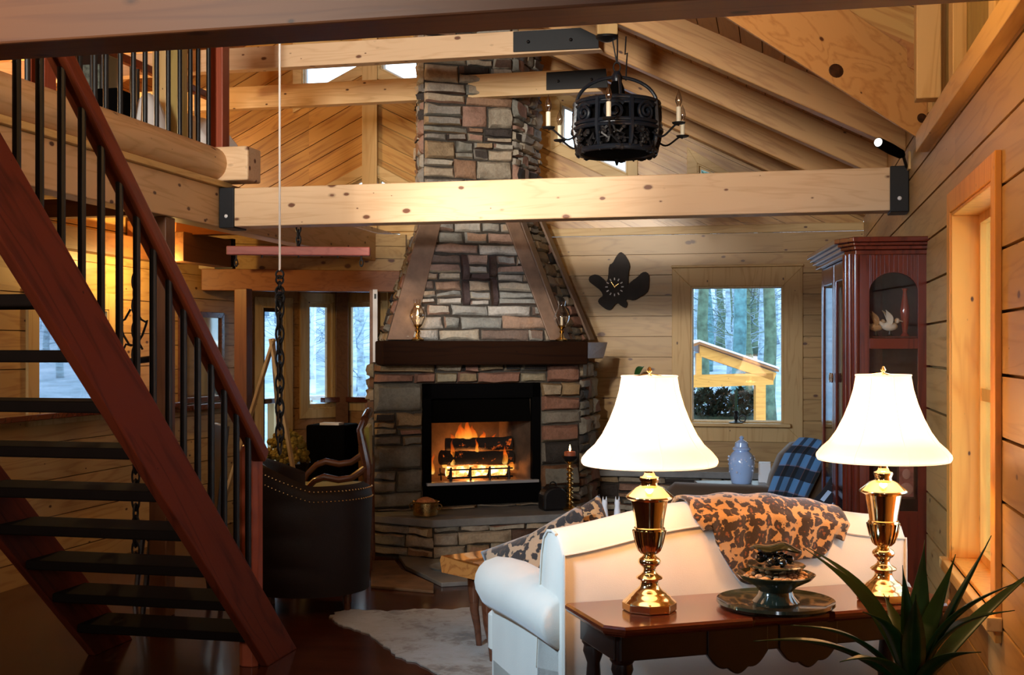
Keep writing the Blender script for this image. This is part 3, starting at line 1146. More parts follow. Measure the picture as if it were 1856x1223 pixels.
# beams below the loft
mb = MB().bx(XL, XL + 0.12, 2.9, 8.9, 2.26, 2.42)
one(mb, 'wall_beam', M['beam_brown_y'], 'brown beam along the top of the left wall below the loft', 'beam', bevel=0.005)
for i, y in enumerate((5.9, 7.0, 8.3)):
    mb = MB().bx(XL + 0.02, XF - 0.15, y - 0.05, y + 0.05, 2.43, 2.55)
    one(mb, 'loft_joist', M['beam_brown_x'], ('brown joist below the loft nearest the stairs', 'brown joist below the loft, second from the stairs', 'brown joist below the loft nearest the bay')[i], 'joist', 'joists below the loft', bevel=0.005)
bb = thing('girder', 'dark brown girder with a black steel end below the loft, left of the hanging bar', 'beam', (-4.3, 8.6, 2.2))
A, B = PX(318, 8.9, 0), PX(405, 9.6, 0)
MB().beam((A.x, A.y, 2.335), (B.x, B.y, 2.335), 0.14, 0.22).build('timber', M['beam_brown_y'], bb, world=True, bevel=0.005)
e = (B - A).normalized()
MB().beam((B.x, B.y, 2.335), (B.x + e.x * 0.05, B.y + e.y * 0.05, 2.335), 0.16, 0.24).build('steel_end', M['steel_plate'], bb, world=True)
A, B = W(366, 508, 10.2), W(735, 507, 10.5)
mb = MB().beam((A.x, A.y, 2.16), (B.x, B.y, 2.16), 0.14, 0.185)
one(mb, 'lintel_beam', M['beam_brown_x'], 'reddish brown lintel beam above the bay window opening', 'beam', bevel=0.006)
A, B = W(400, 478, 10.25), W(735, 478, 10.55)
board_wall('wall_above_lintel', (A.x, A.y, 2.254), (B - A).normalized().xyz.to_2d().to_3d(), ZA, Vector((0.15, -1, 0)).normalized(), [rect(-1.0, (B - A).length, 0, 0.33)], M['siding_back'], 0.11, back=0.05)
# posts below the loft edge
for px, X, nm, mt in ((294, XF - 0.07, 'brown post under the loft edge seen between the stair balusters', 'beam_brown_y'), (441, XL + 0.62, 'brown post at the left jamb of the bay opening below the lintel beam', 'beam_brown_y')):
    y = onX(px, X)
    mb = MB().bx(X - 0.055, X + 0.055, y - 0.055, y + 0.055, 0, 2.343 if px < 300 else 2.06)
    one(mb, 'post', M['beam_brown_z'], nm, 'post', bevel=0.006)

# ================================================================== fireplace (own frame: x along its face, y back, z up)
FA = radians(18)
FO = LD(-1.063, 9.15, 0)
FRZ = FA + YAW
fp = thing('fireplace', 'ledgestone fireplace with tapering hood, tall chimney and a dark letter H', 'fireplace', FO, FRZ)
MF = MATS[fp.name]
MFi = MF.inverted()


def fpx(px, b):
    k = (px - CX0) / F
    return (1.063 + 0.309 * b + k * (9.15 + 0.951 * b)) / (0.951 - 0.309 * k)


def fz(py, u, b):
    p = MF @ Vector((u, b, 0))
    return zat(py, p.x, p.y)


def stone(mb, q, d, P3):
    """q: four (a,b) corners; d: projection"""
    q = [(p[0] + random.uniform(-0.005, 0.005), p[1] + random.uniform(-0.007, 0.007)) for p in q]
    us = (0, 0.07, 0.36, 0.66, 0.93, 1)
    vs = (0, 0.14, 0.5, 0.86, 1)
    sd = random.random() * 100
    V = []
    for i, s in enumerate(us):
        row = []
        for j, t in enumerate(vs):
            a = lerp(lerp(q[0][0], q[1][0], s), lerp(q[3][0], q[2][0], s), t)
            b = lerp(lerp(q[0][1], q[1][1], s), lerp(q[3][1], q[2][1], s), t)
            edge = i in (0, len(us) - 1) or j in (0, len(vs) - 1)
            nz = noise.noise(Vector((a * 14 + sd, b * 14, sd)))
            a += noise.noise(Vector((a * 11, b * 11 + sd, 1))) * 0.014
            b += noise.noise(Vector((a * 11, b * 11 + sd, 7))) * 0.013
            row.append(mb.bm.verts.new(P3(a, b, d * (0.35 if edge else 1.0) + nz * d * 0.6)))
        V.append(row)
    nu, nv = len(us), len(vs)
    for i in range(nu - 1):
        for j in range(nv - 1):
            mb.bm.faces.new((V[i][j], V[i + 1][j], V[i + 1][j + 1], V[i][j + 1]))
    ring = [(i, 0) for i in range(nu)] + [(nu - 1, j) for j in range(1, nv)] + [(i, nv - 1) for i in range(nu - 2, -1, -1)] + [(0, j) for j in range(nv - 2, 0, -1)]
    bk = []
    for (i, j) in ring:
        s, t = us[i], vs[j]
        a = lerp(lerp(q[0][0], q[1][0], s), lerp(q[3][0], q[2][0], s), t)
        b = lerp(lerp(q[0][1], q[1][1], s), lerp(q[3][1], q[2][1], s), t)
        bk.append(mb.bm.verts.new(P3(a, b, -0.01)))
    m = len(ring)
    for k in range(m):
        l = (k + 1) % m
        mb.bm.faces.new((V[ring[k][0]][ring[k][1]], V[ring[l][0]][ring[l][1]], bk[l], bk[k]))


def ledge(mb, p00, p10, p11, p01, rows=(0.08, 0.17), lens=(0.14, 0.42), holes=(), depth=(0.025, 0.055), gap=0.012, flip=False):
    p00, p10, p11, p01 = map(Vector, (p00, p10, p11, p01))
    eu = (p10 - p00).normalized()
    ev = (p01 - p00)
    ev = (ev - eu * ev.dot(eu))
    H = ev.length
    ev.normalize()
    n = eu.cross(ev)
    if flip:
        n = -n
    aL0, aL1 = 0.0, (p01 - p00).dot(eu)
    aR0, aR1 = (p10 - p00).length, (p11 - p00).dot(eu)

    def P3(a, b, d):
        return p00 + eu * a + ev * b + n * d

    def aL(b):
        return lerp(aL0, aL1, b / H)

    def aR(b):
        return lerp(aR0, aR1, b / H)
    br = sorted({0.0, H} | {min(max(h[2], 0), H) for h in holes} | {min(max(h[3], 0), H) for h in holes})
    for s0, s1 in zip(br, br[1:]):
        if s1 - s0 < 0.015:
            continue
        ys = [s0]
        while ys[-1] < s1 - 1e-6:
            h = random.uniform(*rows)
            if s1 - ys[-1] - h < rows[0] * 0.8:
                h = s1 - ys[-1]
            ys.append(ys[-1] + h)
        for y0, y1 in zip(ys, ys[1:]):
            ym = (y0 + y1) / 2
            segs = [(aL(ym), aR(ym), True, True)]
            for (h0, h1, hb0, hb1) in holes:
                if hb0 - 1e-4 < ym < hb1 + 1e-4:
                    ns = []
                    for (x0, x1, l, r) in segs:
                        if h1 <= x0 or h0 >= x1:
                            ns.append((x0, x1, l, r))
                            continue
                        if h0 > x0 + 0.01:
                            ns.append((x0, h0, l, False))
                        if h1 < x1 - 0.01:
                            ns.append((h1, x1, False, r))
                    segs = ns
            for (x0, x1, eL, eR) in segs:
                xs = [x0]
                while xs[-1] < x1 - 1e-6:
                    l = random.uniform(*lens)
                    if x1 - xs[-1] - l < lens[0] * 0.75:
                        l = x1 - xs[-1]
                    xs.append(xs[-1] + l)
                for k, (c0, c1) in enumerate(zip(xs, xs[1:])):
                    first, last = eL and k == 0, eR and k == len(xs) - 2
                    hh = [(y0, y1)]
                    if y1 - y0 > 0.105 and random.random() < 0.55:
                        t = random.uniform(0.38, 0.62)
                        hh = [(y0, lerp(y0, y1, t)), (lerp(y0, y1, t), y1)]
                    for (b0, b1) in hh:
                        cs = [(c0, c1)]
                        if len(hh) == 2 and c1 - c0 > 0.3 and random.random() < 0.5:
                            m_ = lerp(c0, c1, random.uniform(0.35, 0.65))
                            cs = [(c0, m_), (m_, c1)]
                        for z, (g0, g1) in enumerate(cs):
                            f_, l_ = first and z == 0, last and z == len(cs) - 1
                            q = [((aL(b0) if f_ else g0) + gap / 2, b0 + gap / 2), ((aR(b0) if l_ else g1) - gap / 2, b0 + gap / 2),
                                 ((aR(b1) if l_ else g1) - gap / 2, b1 - gap / 2), ((aL(b1) if f_ else g0) + gap / 2, b1 - gap / 2)]
                            if q[1][0] - q[0][0] > 0.02 and q[2][0] - q[3][0] > 0.01:
                                stone(mb, q, random.uniform(*depth), P3)


# --- lower body
U0, U1 = 0.382, 1.36           # firebox
FZ0, FZ1 = 0.345, 1.30
BT = 1.46
core = MB()
core.prism([(0, 0, 0.0), (U0, 0, 0.0), (U0, 0.55, 0.0), (0.12, 0.55, 0.0)], (0, 0, BT))
core.prism([(U1, 0, 0.0), (1.69, 0, 0.0), (2.07, 0.6, 0.0), (U1, 0.6, 0.0)], (0, 0, BT))
core.prism([(U0, 0, FZ1), (U1, 0, FZ1), (U1, 0.55, FZ1), (U0, 0.55, FZ1)], (0, 0, BT - FZ1))
core.prism([(U0, 0, 0.0), (U1, 0, 0.0), (U1, 0.55, 0.0), (U0, 0.55, 0.0)], (0, 0, FZ0))
core.prism([(0.12, 0.55, 0.0), (2.07, 0.6, 0.0), (2.07, 0.95, 0.0), (0.2, 0.95, 0.0)], (0, 0, BT))
core.build('mortar_core', M['mortar'], fp)
s = MB()
ledge(s, (0, 0, 0.32), (1.69, 0, 0.32), (1.69, 0, BT), (0, 0, BT), rows=(0.11, 0.21), lens=(0.16, 0.50), holes=[(U0, U1, FZ0 - 0.32, FZ1 - 0.32)], depth=(0.03, 0.06))
ledge(s, (1.69, 0, 0.0), (2.07, 0.6, 0.0), (2.07, 0.6, BT), (1.69, 0, BT), rows=(0.10, 0.18), lens=(0.15, 0.35))
ledge(s, (0.2, 0.95, 0.0), (0, 0, 0.0), (0, 0, BT), (0.2, 0.95, BT), rows=(0.10, 0.18), lens=(0.15, 0.35))
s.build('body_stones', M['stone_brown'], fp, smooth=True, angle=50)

# --- firebox
bx = MB()
bx.bx(U0 + 0.04, U1 - 0.04, 0.50, 0.54, FZ0, FZ1)
bx.prism([(U0 + 0.05, 0.02, FZ0), (U0 + 0.07, 0.02, FZ0), (U0 + 0.20, 0.52, FZ0), (U0 + 0.17, 0.52, FZ0)], (0, 0, 0.95))
bx.prism([(U1 - 0.05, 0.02, FZ0), (U1 - 0.07, 0.02, FZ0), (U1 - 0.20, 0.52, FZ0), (U1 - 0.17, 0.52, FZ0)], (0, 0, 0.95))
bx.bx(U0, U1, 0.0, 0.54, FZ0, 0.50)
bx.build('firebrick_lining', M['firebrick'], fp)
fr = MB()
fr.bx(U0 + 0.005, U0 + 0.075, -0.01, 0.04, FZ0, FZ1 - 0.005)
fr.bx(U1 - 0.075, U1 - 0.005, -0.01, 0.04, FZ0, FZ1 - 0.005)
fr.bx(U0 + 0.005, U1 - 0.005, -0.01, 0.04, FZ1 - 0.12, FZ1 - 0.005)
fr.bx(U0 + 0.005, U1 - 0.005, -0.02, 0.03, FZ0, 0.505)
fr.build('insert_surround', M['insert'], fp, bevel=0.004)
hd = MB().prism([(U0 + 0.08, 0.02, 0.99), (U1 - 0.08, 0.02, 0.99), (U1 - 0.08, 0.05, FZ1 - 0.1), (U0 + 0.08, 0.05, FZ1 - 0.1)], (0, 0.02, 0))
hd.build('smoke_shield', M['black'], fp)
tr = MB().bx(U0 + 0.03, U1 - 0.03, -0.05, 0.03, 0.505, 0.528)
o = tr.build('steel_ledge', plain('brushed_steel_ledge', (0.62, 0.66, 0.74), 0.3, metal=0.6), fp, bevel=0.003)
o['label'] = 'pale steel ledge below the fire'

# --- mantel beam
ml, mr = fpx(693, -0.22), fpx(1066, -0.22)
mc = (0.40, 0.48)
mt = MB().prism([(ml, -0.22, 1.445), (mr, -0.22, 1.445), (mr + 0.02, -0.02, 1.445), (1.66, 0.05, 1.445), (ml, 0.06, 1.445)], (0, 0, 0.185))
o = mt.build('mantel', M['mantel'], fp, bevel=0.012)
o['label'] = 'dark thick timber mantel shelf'
rt = MB().loft([[(mr + 0.004, -0.20, 1.49), (mr + 0.29, 0.165, 1.49), (mr + 0.26, 0.34, 1.49), (mr - 0.02, 0.0, 1.49)],
                [(mr + 0.004, -0.20, 1.625), (mr + 0.36, 0.24, 1.625), (mr + 0.30, 0.38, 1.625), (mr - 0.02, 0.0, 1.625)]])
o = rt.build('mantel_return', M['mantel_end'], fp, bevel=0.006)
o['label'] = 'lighter brown return of the mantel at its right end'

# --- hood
HB0, HT0 = 1.63, 2.66
hFL, hFR, hRB, hLB = (0.103, 0.03), (1.53, 0.03), (2.03, 0.64), (0.25, 0.95)
tFL, tFR, tRB, tLB = (0.449, 0.222), (1.19, 0.222), (1.605, 0.74), (0.62, 1.05)


def v3(p, z):
    return Vector((p[0], p[1], z))


core = MB()
core.loft([[v3(p, BT - 0.02) for p in (hFL, hFR, hRB, hLB)], [v3(p, HB0) for p in (hFL, hFR, hRB, hLB)], [v3(p, HT0) for p in (tFL, tFR, tRB, tLB)], [v3(p, 5.0) for p in (tFL, tFR, tRB, tLB)]])
core.build('hood_core', M['mortar'], fp)
s = MB()
# letter H position on the hood front, in (a, b)
Hh = (v3(tFL, HT0) - v3(hFL, HB0))
eu = Vector((1, 0, 0))
hp = Hh - eu * Hh.dot(eu)
HL = hp.length
bH0, bH1, bC0, bC1 = 0.278 * HL, 0.675 * HL, 0.468 * HL, 0.525 * HL


def s2a(sv, t):
    return lerp(0.0, Hh.x, t) + sv * lerp(1.427, 0.741, t)


a0, a1, a2, a3 = s2a(0.417, 0.476), s2a(0.476, 0.476), s2a(0.632, 0.476), s2a(0.695, 0.476)
random.seed(5)
ledge(s, v3(hFL, HB0), v3(hFR, HB0), v3(tFR, HT0), v3(tFL, HT0), rows=(0.072, 0.115), lens=(0.13, 0.42), gap=0.016,
      holes=[(a0, a1, bH0, bH1), (a2, a3, bH0, bH1), (a1, a2, bC0, bC1)], depth=(0.02, 0.045))
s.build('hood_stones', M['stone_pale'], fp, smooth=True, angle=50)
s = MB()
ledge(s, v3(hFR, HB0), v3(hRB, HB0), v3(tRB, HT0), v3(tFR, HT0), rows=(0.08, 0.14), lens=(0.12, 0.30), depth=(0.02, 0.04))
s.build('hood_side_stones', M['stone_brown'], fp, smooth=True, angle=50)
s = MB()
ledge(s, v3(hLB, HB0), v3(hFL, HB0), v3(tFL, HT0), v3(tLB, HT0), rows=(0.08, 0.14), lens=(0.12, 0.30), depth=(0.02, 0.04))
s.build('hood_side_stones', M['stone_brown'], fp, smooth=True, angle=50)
s = MB()
evH = hp.normalized()
nH = eu.cross(evH)


def HP(a, b, d):
    return v3(hFL, HB0) + eu * a + evH * b + nH * d


bm_ = lerp(bH0, bH1, 0.47)
for (x0, x1, y0, y1) in ((a0, a1, bH0, bm_), (a0, a1, bm_, bH1), (a2, a3, bH0, bm_ + 0.03), (a2, a3, bm_ + 0.03, bH1), (a1, a2, bC0, bC1)):
    stone(s, [(x0 + 0.006, y0 + 0.004), (x1 - 0.006, y0 + 0.004), (x1 - 0.006, y1 - 0.004), (x0 + 0.006, y1 - 0.004)], 0.05, HP)
o = s.build('letter_h', M['stone_letter'], fp, smooth=True, angle=50)
o['label'] = 'letter H laid in dark stone'

# trim strips on the hood edges


def strip(q, n_, th_=0.03):
    n_ = Vector(n_).normalized()
    return MB().prism(q, n_ * th_)


def HPs(a, b):
    return HP(a, b, 0.035)


t = MB()
t.prism([HPs(0.0, 0.0), HPs(0.20, 0.0), HPs(Hh.x + 0.155, HL), HPs(Hh.x - 0.01, HL)], nH * 0.022)
t.prism([HPs(1.427 - 0.10, 0), HPs(1.427 + 0.02, 0), HPs(Hh.x + 0.741 + 0.02, HL), HPs(Hh.x + 0.741 - 0.10, HL)], nH * 0.022)
nS = (v3(hRB, 0) - v3(hFR, 0)).cross(v3(tFR, HT0) - v3(hFR, HB0)).normalized()
o_ = nS * 0.035


def SP(s_, t_):
    return v3(hFR, HB0).lerp(v3(hRB, HB0), s_).lerp(v3(tFR, HT0).lerp(v3(tRB, HT0), s_), t_) + o_


t.prism([SP(0.0, 0), SP(0.16, 0), SP(0.2, 1), SP(0.0, 1)], nS * 0.02)
t.prism([SP(0.86, 0), SP(1.02, 0), SP(1.02, 1), SP(0.84, 1)], nS * 0.02)
o = t.build('edge_strips', M['slate_trim'], fp, bevel=0.004)
o['label'] = 'smooth brown stone strips along the hood edges'

# --- chimney
s = MB()
random.seed(21)
ledge(s, v3(tFL, HT0), v3(tFR, HT0), v3(tFR, 5.0), v3(tFL, 5.0), rows=(0.10, 0.19), lens=(0.14, 0.36), depth=(0.025, 0.05))
ledge(s, v3(tFR, HT0), v3(tRB, HT0), v3(tRB, 5.0), v3(tFR, 5.0), rows=(0.10, 0.18), lens=(0.12, 0.3), depth=(0.025, 0.05))
ledge(s, v3(tLB, HT0), v3(tFL, HT0), v3(tFL, 5.0), v3(tLB, 5.0), rows=(0.10, 0.18), lens=(0.12, 0.3), depth=(0.025, 0.05))
s.build('chimney_stones', M['stone'], fp, smooth=True, angle=50)

# --- raised hearth
hp_ = [(-0.03, -0.10), (0.337, -0.53), (1.42, -0.53), (1.80, -0.12)]
core = MB().prism([v3(p, 0.0) for p in hp_] + [v3((1.80, 0.02), 0), v3((-0.03, 0.02), 0)], (0, 0, 0.262))
core.build('hearth_core', M['mortar'], fp)
s = MB()
random.seed(8)
for p, q in zip(hp_, hp_[1:]):
    ledge(s, v3(p, 0.03), v3(q, 0.03), v3(q, 0.262), v3(p, 0.262), rows=(0.05, 0.10), lens=(0.14, 0.42), depth=(0.02, 0.04), gap=0.01)
s.build('hearth_stones', M['stone'], fp, smooth=True, angle=50)
hs = MB().prism([v3((-0.07, -0.13), 0.262), v3((0.32, -0.575), 0.262), v3((1.44, -0.575), 0.262), v3((1.84, -0.14), 0.262), v3((1.84, 0.02), 0.262), v3((-0.07, 0.02), 0.262)], (0, 0, 0.058))
o = hs.build('hearth_slab', M['slate'], fp, bevel=0.008)
o['label'] = 'grey slate hearth slab'

# floor slate in front of the hearth
mb = MB().prism([FL(722, 1012, 0.0), FL(735, 1032, 0), FL(800, 1064, 0), FL(870, 1060, 0), FL(1010, 1046, 0), FL(1020, 1012, 0)], (0, 0, 0.03))
one(mb, 'hearth_stone', M['slate'], 'grey slate slab on the floor in front of the raised hearth', 'hearth slab', bevel=0.006)
mb = MB().prism([FL(672, 1020, 0), FL(716, 1020, 0), FL(728, 1036, 0), FL(786, 1062, 0), FL(786, 1076, 0), FL(672, 1066, 0)], (0, 0, 0.02))
one(mb, 'flagstone', M['slate_brown'], 'brown flagstone on the floor left of the grey slate slab', 'flagstone', bevel=0.006)
# shallow dish on the slate
c = FL(822, 1030, 0.03)
mb = MB().lathe([(0.02, 0.003), (0.15, 0.0), (0.17, 0.02), (0.16, 0.022), (0.13, 0.008), (0.0, 0.006)], 32, c)
one(mb, 'dish', M['slate'], 'shallow round grey dish on the slate slab by the fireplace', 'dish', smooth=True)

# --- fire: grate, logs, flames
g = thing('fire_grate', 'black iron fire grate under the burning logs', 'grate', MF @ Vector((0.87, 0.22, 0.50)), FRZ)
for x in (-0.24, -0.08, 0.08, 0.24):
    b = MB().tube([(x, -0.17, 0.0), (x, -0.165, 0.13), (x, -0.12, 0.06), (x, 0.16, 0.055), (x, 0.17, 0.10)], 0.009, 8)
    b.build('bar', M['iron'], g, smooth=True)
b = MB()
for y in (-0.165, 0.12):
    b.tube([(-0.27, y, 0.05), (0.27, y, 0.05)], 0.008, 8)
b.tube([(-0.27, -0.168, 0.115), (0.27, -0.168, 0.115)], 0.006, 8)
for x in (-0.24, 0.24):
    for y in (-0.14, 0.14):
        b.tube([(x, y, 0.0), (x, y, 0.06)], 0.008, 6)
b.build('cross_rails', M['iron'], g, smooth=True)


def ember_mat():
    nt = NT('charred_log_with_embers')
    v = nt.obj()
    n_ = nt.noise(v, 14, 5, 0.7)
    nt.set(Base_Color=(0.018, 0.012, 0.009), Roughness=0.95)
    e_ = nt.ramp(n_.outputs[0], [(0.60, (0, 0, 0)), (0.70, (0.8, 0.12, 0.01)), (0.82, (1.0, 0.5, 0.15))])
    nt.set(Emission_Color=e_, Emission_Strength=1.0)
    nt.bump(n_.outputs[0], 0.8, 0.02)
    return nt.m


def hot_mat():
    nt = NT('glowing_log')
    v = nt.obj()
    n_ = nt.noise(v, 16, 4, 0.7)
    nt.set(Base_Color=(0.1, 0.05, 0.03), Roughness=0.95)
    e_ = nt.ramp(n_.outputs[0], [(0.35, (0.5, 0.07, 0.005)), (0.5, (1.0, 0.42, 0.10)), (0.62, (1.0, 0.85, 0.55))])
    nt.set(Emission_Color=e_, Emission_Strength=2.4)
    return nt.m


M['ember'] = ember_mat()
M['hot'] = hot_mat()
logs = [((0.62, 0.16, 0.592), (1.12, 0.14, 0.592), 0.042, 'hot', 'glowing white-hot log lowest in the fire grate'),
        ((0.58, 0.18, 0.70), (1.20, 0.27, 0.68), 0.058, 'ember', 'charred thick log resting across the glowing log'),
        ((0.66, 0.34, 0.79), (1.20, 0.26, 0.80), 0.055, 'ember', 'charred log topmost in the fire')]
for p, q, r, mt_, lab in logs:
    p, q = MF @ Vector(p), MF @ Vector(q)
    pts = [p.lerp(q, k / 7) + Vector((0, 0, noise.noise(Vector((k * 1.3, r * 90, 0))) * 0.012)) for k in range(8)]
    b = MB().tube(pts, [r * (1 + 0.14 * noise.noise(Vector((k * 2.1, r * 50, 3)))) for k in range(8)], 12)
    one(b, 'firewood_log', M[mt_], lab, 'log', 'logs in the fire', smooth=True, angle=60)


def flame_mat():
    nt = NT('flame')
    tc = nt.add('ShaderNodeTexCoord').outputs['Generated']
    sp = nt.add('ShaderNodeSeparateXYZ')
    nt.ln(tc, sp.inputs[0])
    c = nt.ramp(sp.outputs[2], [(0.0, (1.0, 0.60, 0.14)), (0.22, (1.0, 0.34, 0.035)), (0.6, (0.80, 0.11, 0.008)), (1.0, (0.25, 0.018, 0.003))])
    em = nt.add('ShaderNodeEmission')
    nt.ln(c, em.inputs[0])
    em.inputs[1].default_value = 1.15
    tr = nt.add('ShaderNodeBsdfTransparent')
    n_ = nt.noise(nt.mapping(nt.obj(), (18, 18, 6)), 1.0, 3)
    lw = nt.add('ShaderNodeLayerWeight')
    lw.inputs[0].default_value = 0.35
    f = nt.math('MULTIPLY', nt.math('SUBTRACT', 1.0, lw.outputs['Facing'], True), nt.ramp(n_.outputs[0], [(0.35, (0.25, 0.25, 0.25)), (0.6, (1, 1, 1))]), True)
    f = nt.math('MULTIPLY', f, nt.ramp(sp.outputs[2], [(0.55, (1, 1, 1)), (1.0, (0.12, 0.12, 0.12))]), True)
    mx = nt.add('ShaderNodeMixShader')
    nt.ln(f, mx.inputs[0])
    nt.ln(tr.outputs[0], mx.inputs[1])
    nt.ln(em.outputs[0], mx.inputs[2])
    nt.ln(mx.outputs[0], nt.out.inputs[0])
    return nt.m


M['flame'] = flame_mat()
fire = thing('fire', 'orange flames burning above the logs in the fireplace', 'fire', MF @ Vector((0.87, 0.22, 0.56)), FRZ)
random.seed(3)
for (x, y, z, h, w) in ((-0.03, 0.10, 0.26, 0.185, 0.075), (-0.09, 0.13, 0.25, 0.135, 0.075), (0.03, 0.12, 0.25, 0.145, 0.07), (-0.15, 0.12, 0.24, 0.085, 0.065), (0.10, 0.13, 0.24, 0.10, 0.06), (-0.06, 0.16, 0.25, 0.16, 0.09), (0.21, 0.12, 0.20, 0.12, 0.05),
                        (-0.20, -0.06, 0.08, 0.22, 0.05), (-0.26, -0.03, 0.06, 0.13, 0.045), (0.25, -0.02, 0.07, 0.16, 0.05), (0.32, 0.02, 0.02, 0.13, 0.05),
                        (-0.33, 0.08, 0.0, 0.18, 0.05), (0.02, 0.0, 0.16, 0.14, 0.03)):
    b = MB()
    pts, rs = [], []
    sd = random.random() * 50
    for k in range(11):
        t_ = k / 10
        pts.append((x + noise.noise(Vector((t_ * 2.2, sd, 0))) * 0.05 * t_, y, z + h * t_))
        rs.append(max(w * 0.62 * (0.75 + 1.2 * t_) * (1 - t_) ** 1.25, 0.0015) if t_ > 0.02 else w * 0.3)
    b.tube(pts, rs, 12)
    b.build('flame', M['flame'], fire, smooth=True, angle=180)

# ================================================================== staircase
XS = -2.47


def ztop(y):
    return 2.115 - 0.935 * (y - 3.58)


YTOP, YBOT = 2.86, 3.58 + 2.115 / 0.935
st = thing('staircase', 'open red-stained staircase with black iron balusters at the left', 'staircase', (XS, 4.4, 0))
for nm, x in (('near', XS), ('far', XS - 0.95)):
    pts = [(x, YTOP, ztop(YTOP)), (x, YBOT, 0.0), (x, YBOT - 0.36, 0.0), (x, YTOP, ztop(YTOP) - 0.345)]
    MB().prism(pts, (-0.045, 0, 0)).build('stringer', M['stair_y'], st, world=True, bevel=0.005)
proto = None
k = 0
for j in range(-4, 9):
    z = 1.565 - 0.195 * j
    yu = 3.58 + (2.115 - z) / 0.935
    if z < 0.1 or yu - 0.05 < YTOP + 0.3:
        continue
    y1 = yu - 0.035
    mb = MB().bx(XS - 0.95, XS - 0.045, y1 - 0.28, y1, z - 0.045, z)
    mb.build('tread', M['tread'], st, world=True, bevel=0.01, seg=3)
RH = 0.72   # rail height above the stringer top edge
ne = 5.40
yb = 3.02
bal_src = None
while yb < ne - 0.08:
    z0, z1 = ztop(yb) - 0.02, ztop(yb) + RH - 0.06
    if bal_src is None:
        b = MB().tube([(0, 0, 0), (0, 0, 1.0)], 0.0150, 10)
        bal_src = b.build('baluster', M['iron'], st, smooth=True)
        o = bal_src
    else:
        o = bal_src.copy()
        COL.objects.link(o)
    o.location = Vector((XS - 0.025, yb, z0)) - st.location
    o.scale = (1, 1, z1 - z0)
    yb += 0.127
rl = MB()
p0, p1 = Vector((XS - 0.025, YTOP + 0.0, ztop(YTOP) + RH - 0.04)), Vector((XS - 0.030, 5.46, ztop(5.46) + RH - 0.04))
rl.beam(p0, p1, 0.075, 0.070)
rl.build('handrail', M['rail_y'], st, world=True, bevel=0.012, seg=3)
nw = MB()
zn = 1.10
NX, NY = XS - 0.100, 5.50
nw.loft([[(NX + a * r, NY + b * r, z) for a, b in ((-1, -.55), (-.55, -1), (.55, -1), (1, -.55), (1, .55), (.55, 1), (-.55, 1), (-1, .55))]
         for r, z in ((0.05, 0.0), (0.05, zn - 0.04), (0.042, zn - 0.012), (0.02, zn))])
o = nw.build('newel_post', M['newel'], st, world=True, bevel=0.004)
o['label'] = 'red-brown newel post at the foot of the stairs'

# ================================================================== loft railing
lr = thing('loft_railing', 'black baluster railing with reddish end post standing on the loft log', 'railing', (XF - 0.06, 5.9, 2.85))
yp = onX(397, XF - 0.06)
src = None


def rod_copies(par, pts, z0, z1, r, m, name='baluster'):
    src_ = None
    for p in pts:
        if src_ is None:
            src_ = MB().tube([(0, 0, 0), (0, 0, 1)], r, 10).build(name, m, par, smooth=True)
            o_ = src_
        else:
            o_ = src_.copy()
            COL.objects.link(o_)
        o_.location = Vector((p[0], p[1], z0)) - par.location
        o_.scale = (1, 1, z1 - z0)


ys = []
for px in (50, 80, 112, 145, 172, 192, 218, 242, 263, 284, 305, 326, 345, 359, 378):
    ys.append(onX(px, XF - 0.06))
rod_copies(lr, [(XF - 0.06, y) for y in ys], 2.84, 3.72, 0.0145, M['iron'])
MB().bx(XF - 0.095, XF - 0.025, ys[0] - 0.4, yp, 3.72, 3.78).build('top_rail', M['rail_y'], lr, world=True, bevel=0.01)
MB().bx(XF - 0.11, XF - 0.01, yp - 0.05, yp + 0.05, 2.82, 3.86).build('end_post', M['newel'], lr, world=True, bevel=0.006)
MB().bx(XF - 0.11, XF - 0.01, onX(95, XF) - 0.05, onX(95, XF) + 0.05, 2.82, 3.82).build('post', M['newel'], lr, world=True, bevel=0.006)
l2 = thing('stairwell_railing', 'second row of black balusters farther back in the loft', 'railing', (-4.6, 6.6, 2.6))
ys2 = [onX(px, -4.6) for px in (166, 238, 250, 297, 355)]
rod_copies(l2, [(-4.6, y) for y in ys2], 2.6, 3.62, 0.0125, M['iron'])
MB().bx(-4.63, -4.57, ys2[0] - 0.2, ys2[-1] + 0.3, 3.62, 3.68).build('top_rail', M['rail_y'], l2, world=True, bevel=0.01)

# loft contents
p = W(297, 180, 8.6)
mb = MB().bx(p.x - 0.06, p.x + 0.05, p.y - 0.06, p.y + 0.06, 2.6, 4.2)
one(mb, 'loft_post', M['trim_z'], 'pale pine post standing in the loft behind the balusters', 'post', bevel=0.006)
p = W(324, 180, 8.62)
mb = MB().bx(p.x - 0.05, p.x + 0.05, p.y - 0.04, p.y + 0.04, 2.6, 4.2)
one(mb, 'loft_post', M['olive_wall'], 'darker post beside the pale pine post in the loft', 'post', bevel=0.006)
bed = thing('bed', 'white bedding heaped on a bed in the loft behind the balusters', 'bed', W(330, 300, 8.8).xy.to_3d() + Vector((0, 0, 2.6)))


def mound(cx, cy, cz, rx, ry, h, sd):
    def f(u, v):
        a, r = 2 * pi * u, v
        k = (1 - r ** 2.4)
        return (cx + rx * r * cos(a), cy + ry * r * sin(a), cz + h * k + 0.03 * noise.noise(Vector((u * 9 + sd, v * 5, sd))))
    return MB().grid(f, 28, 10)


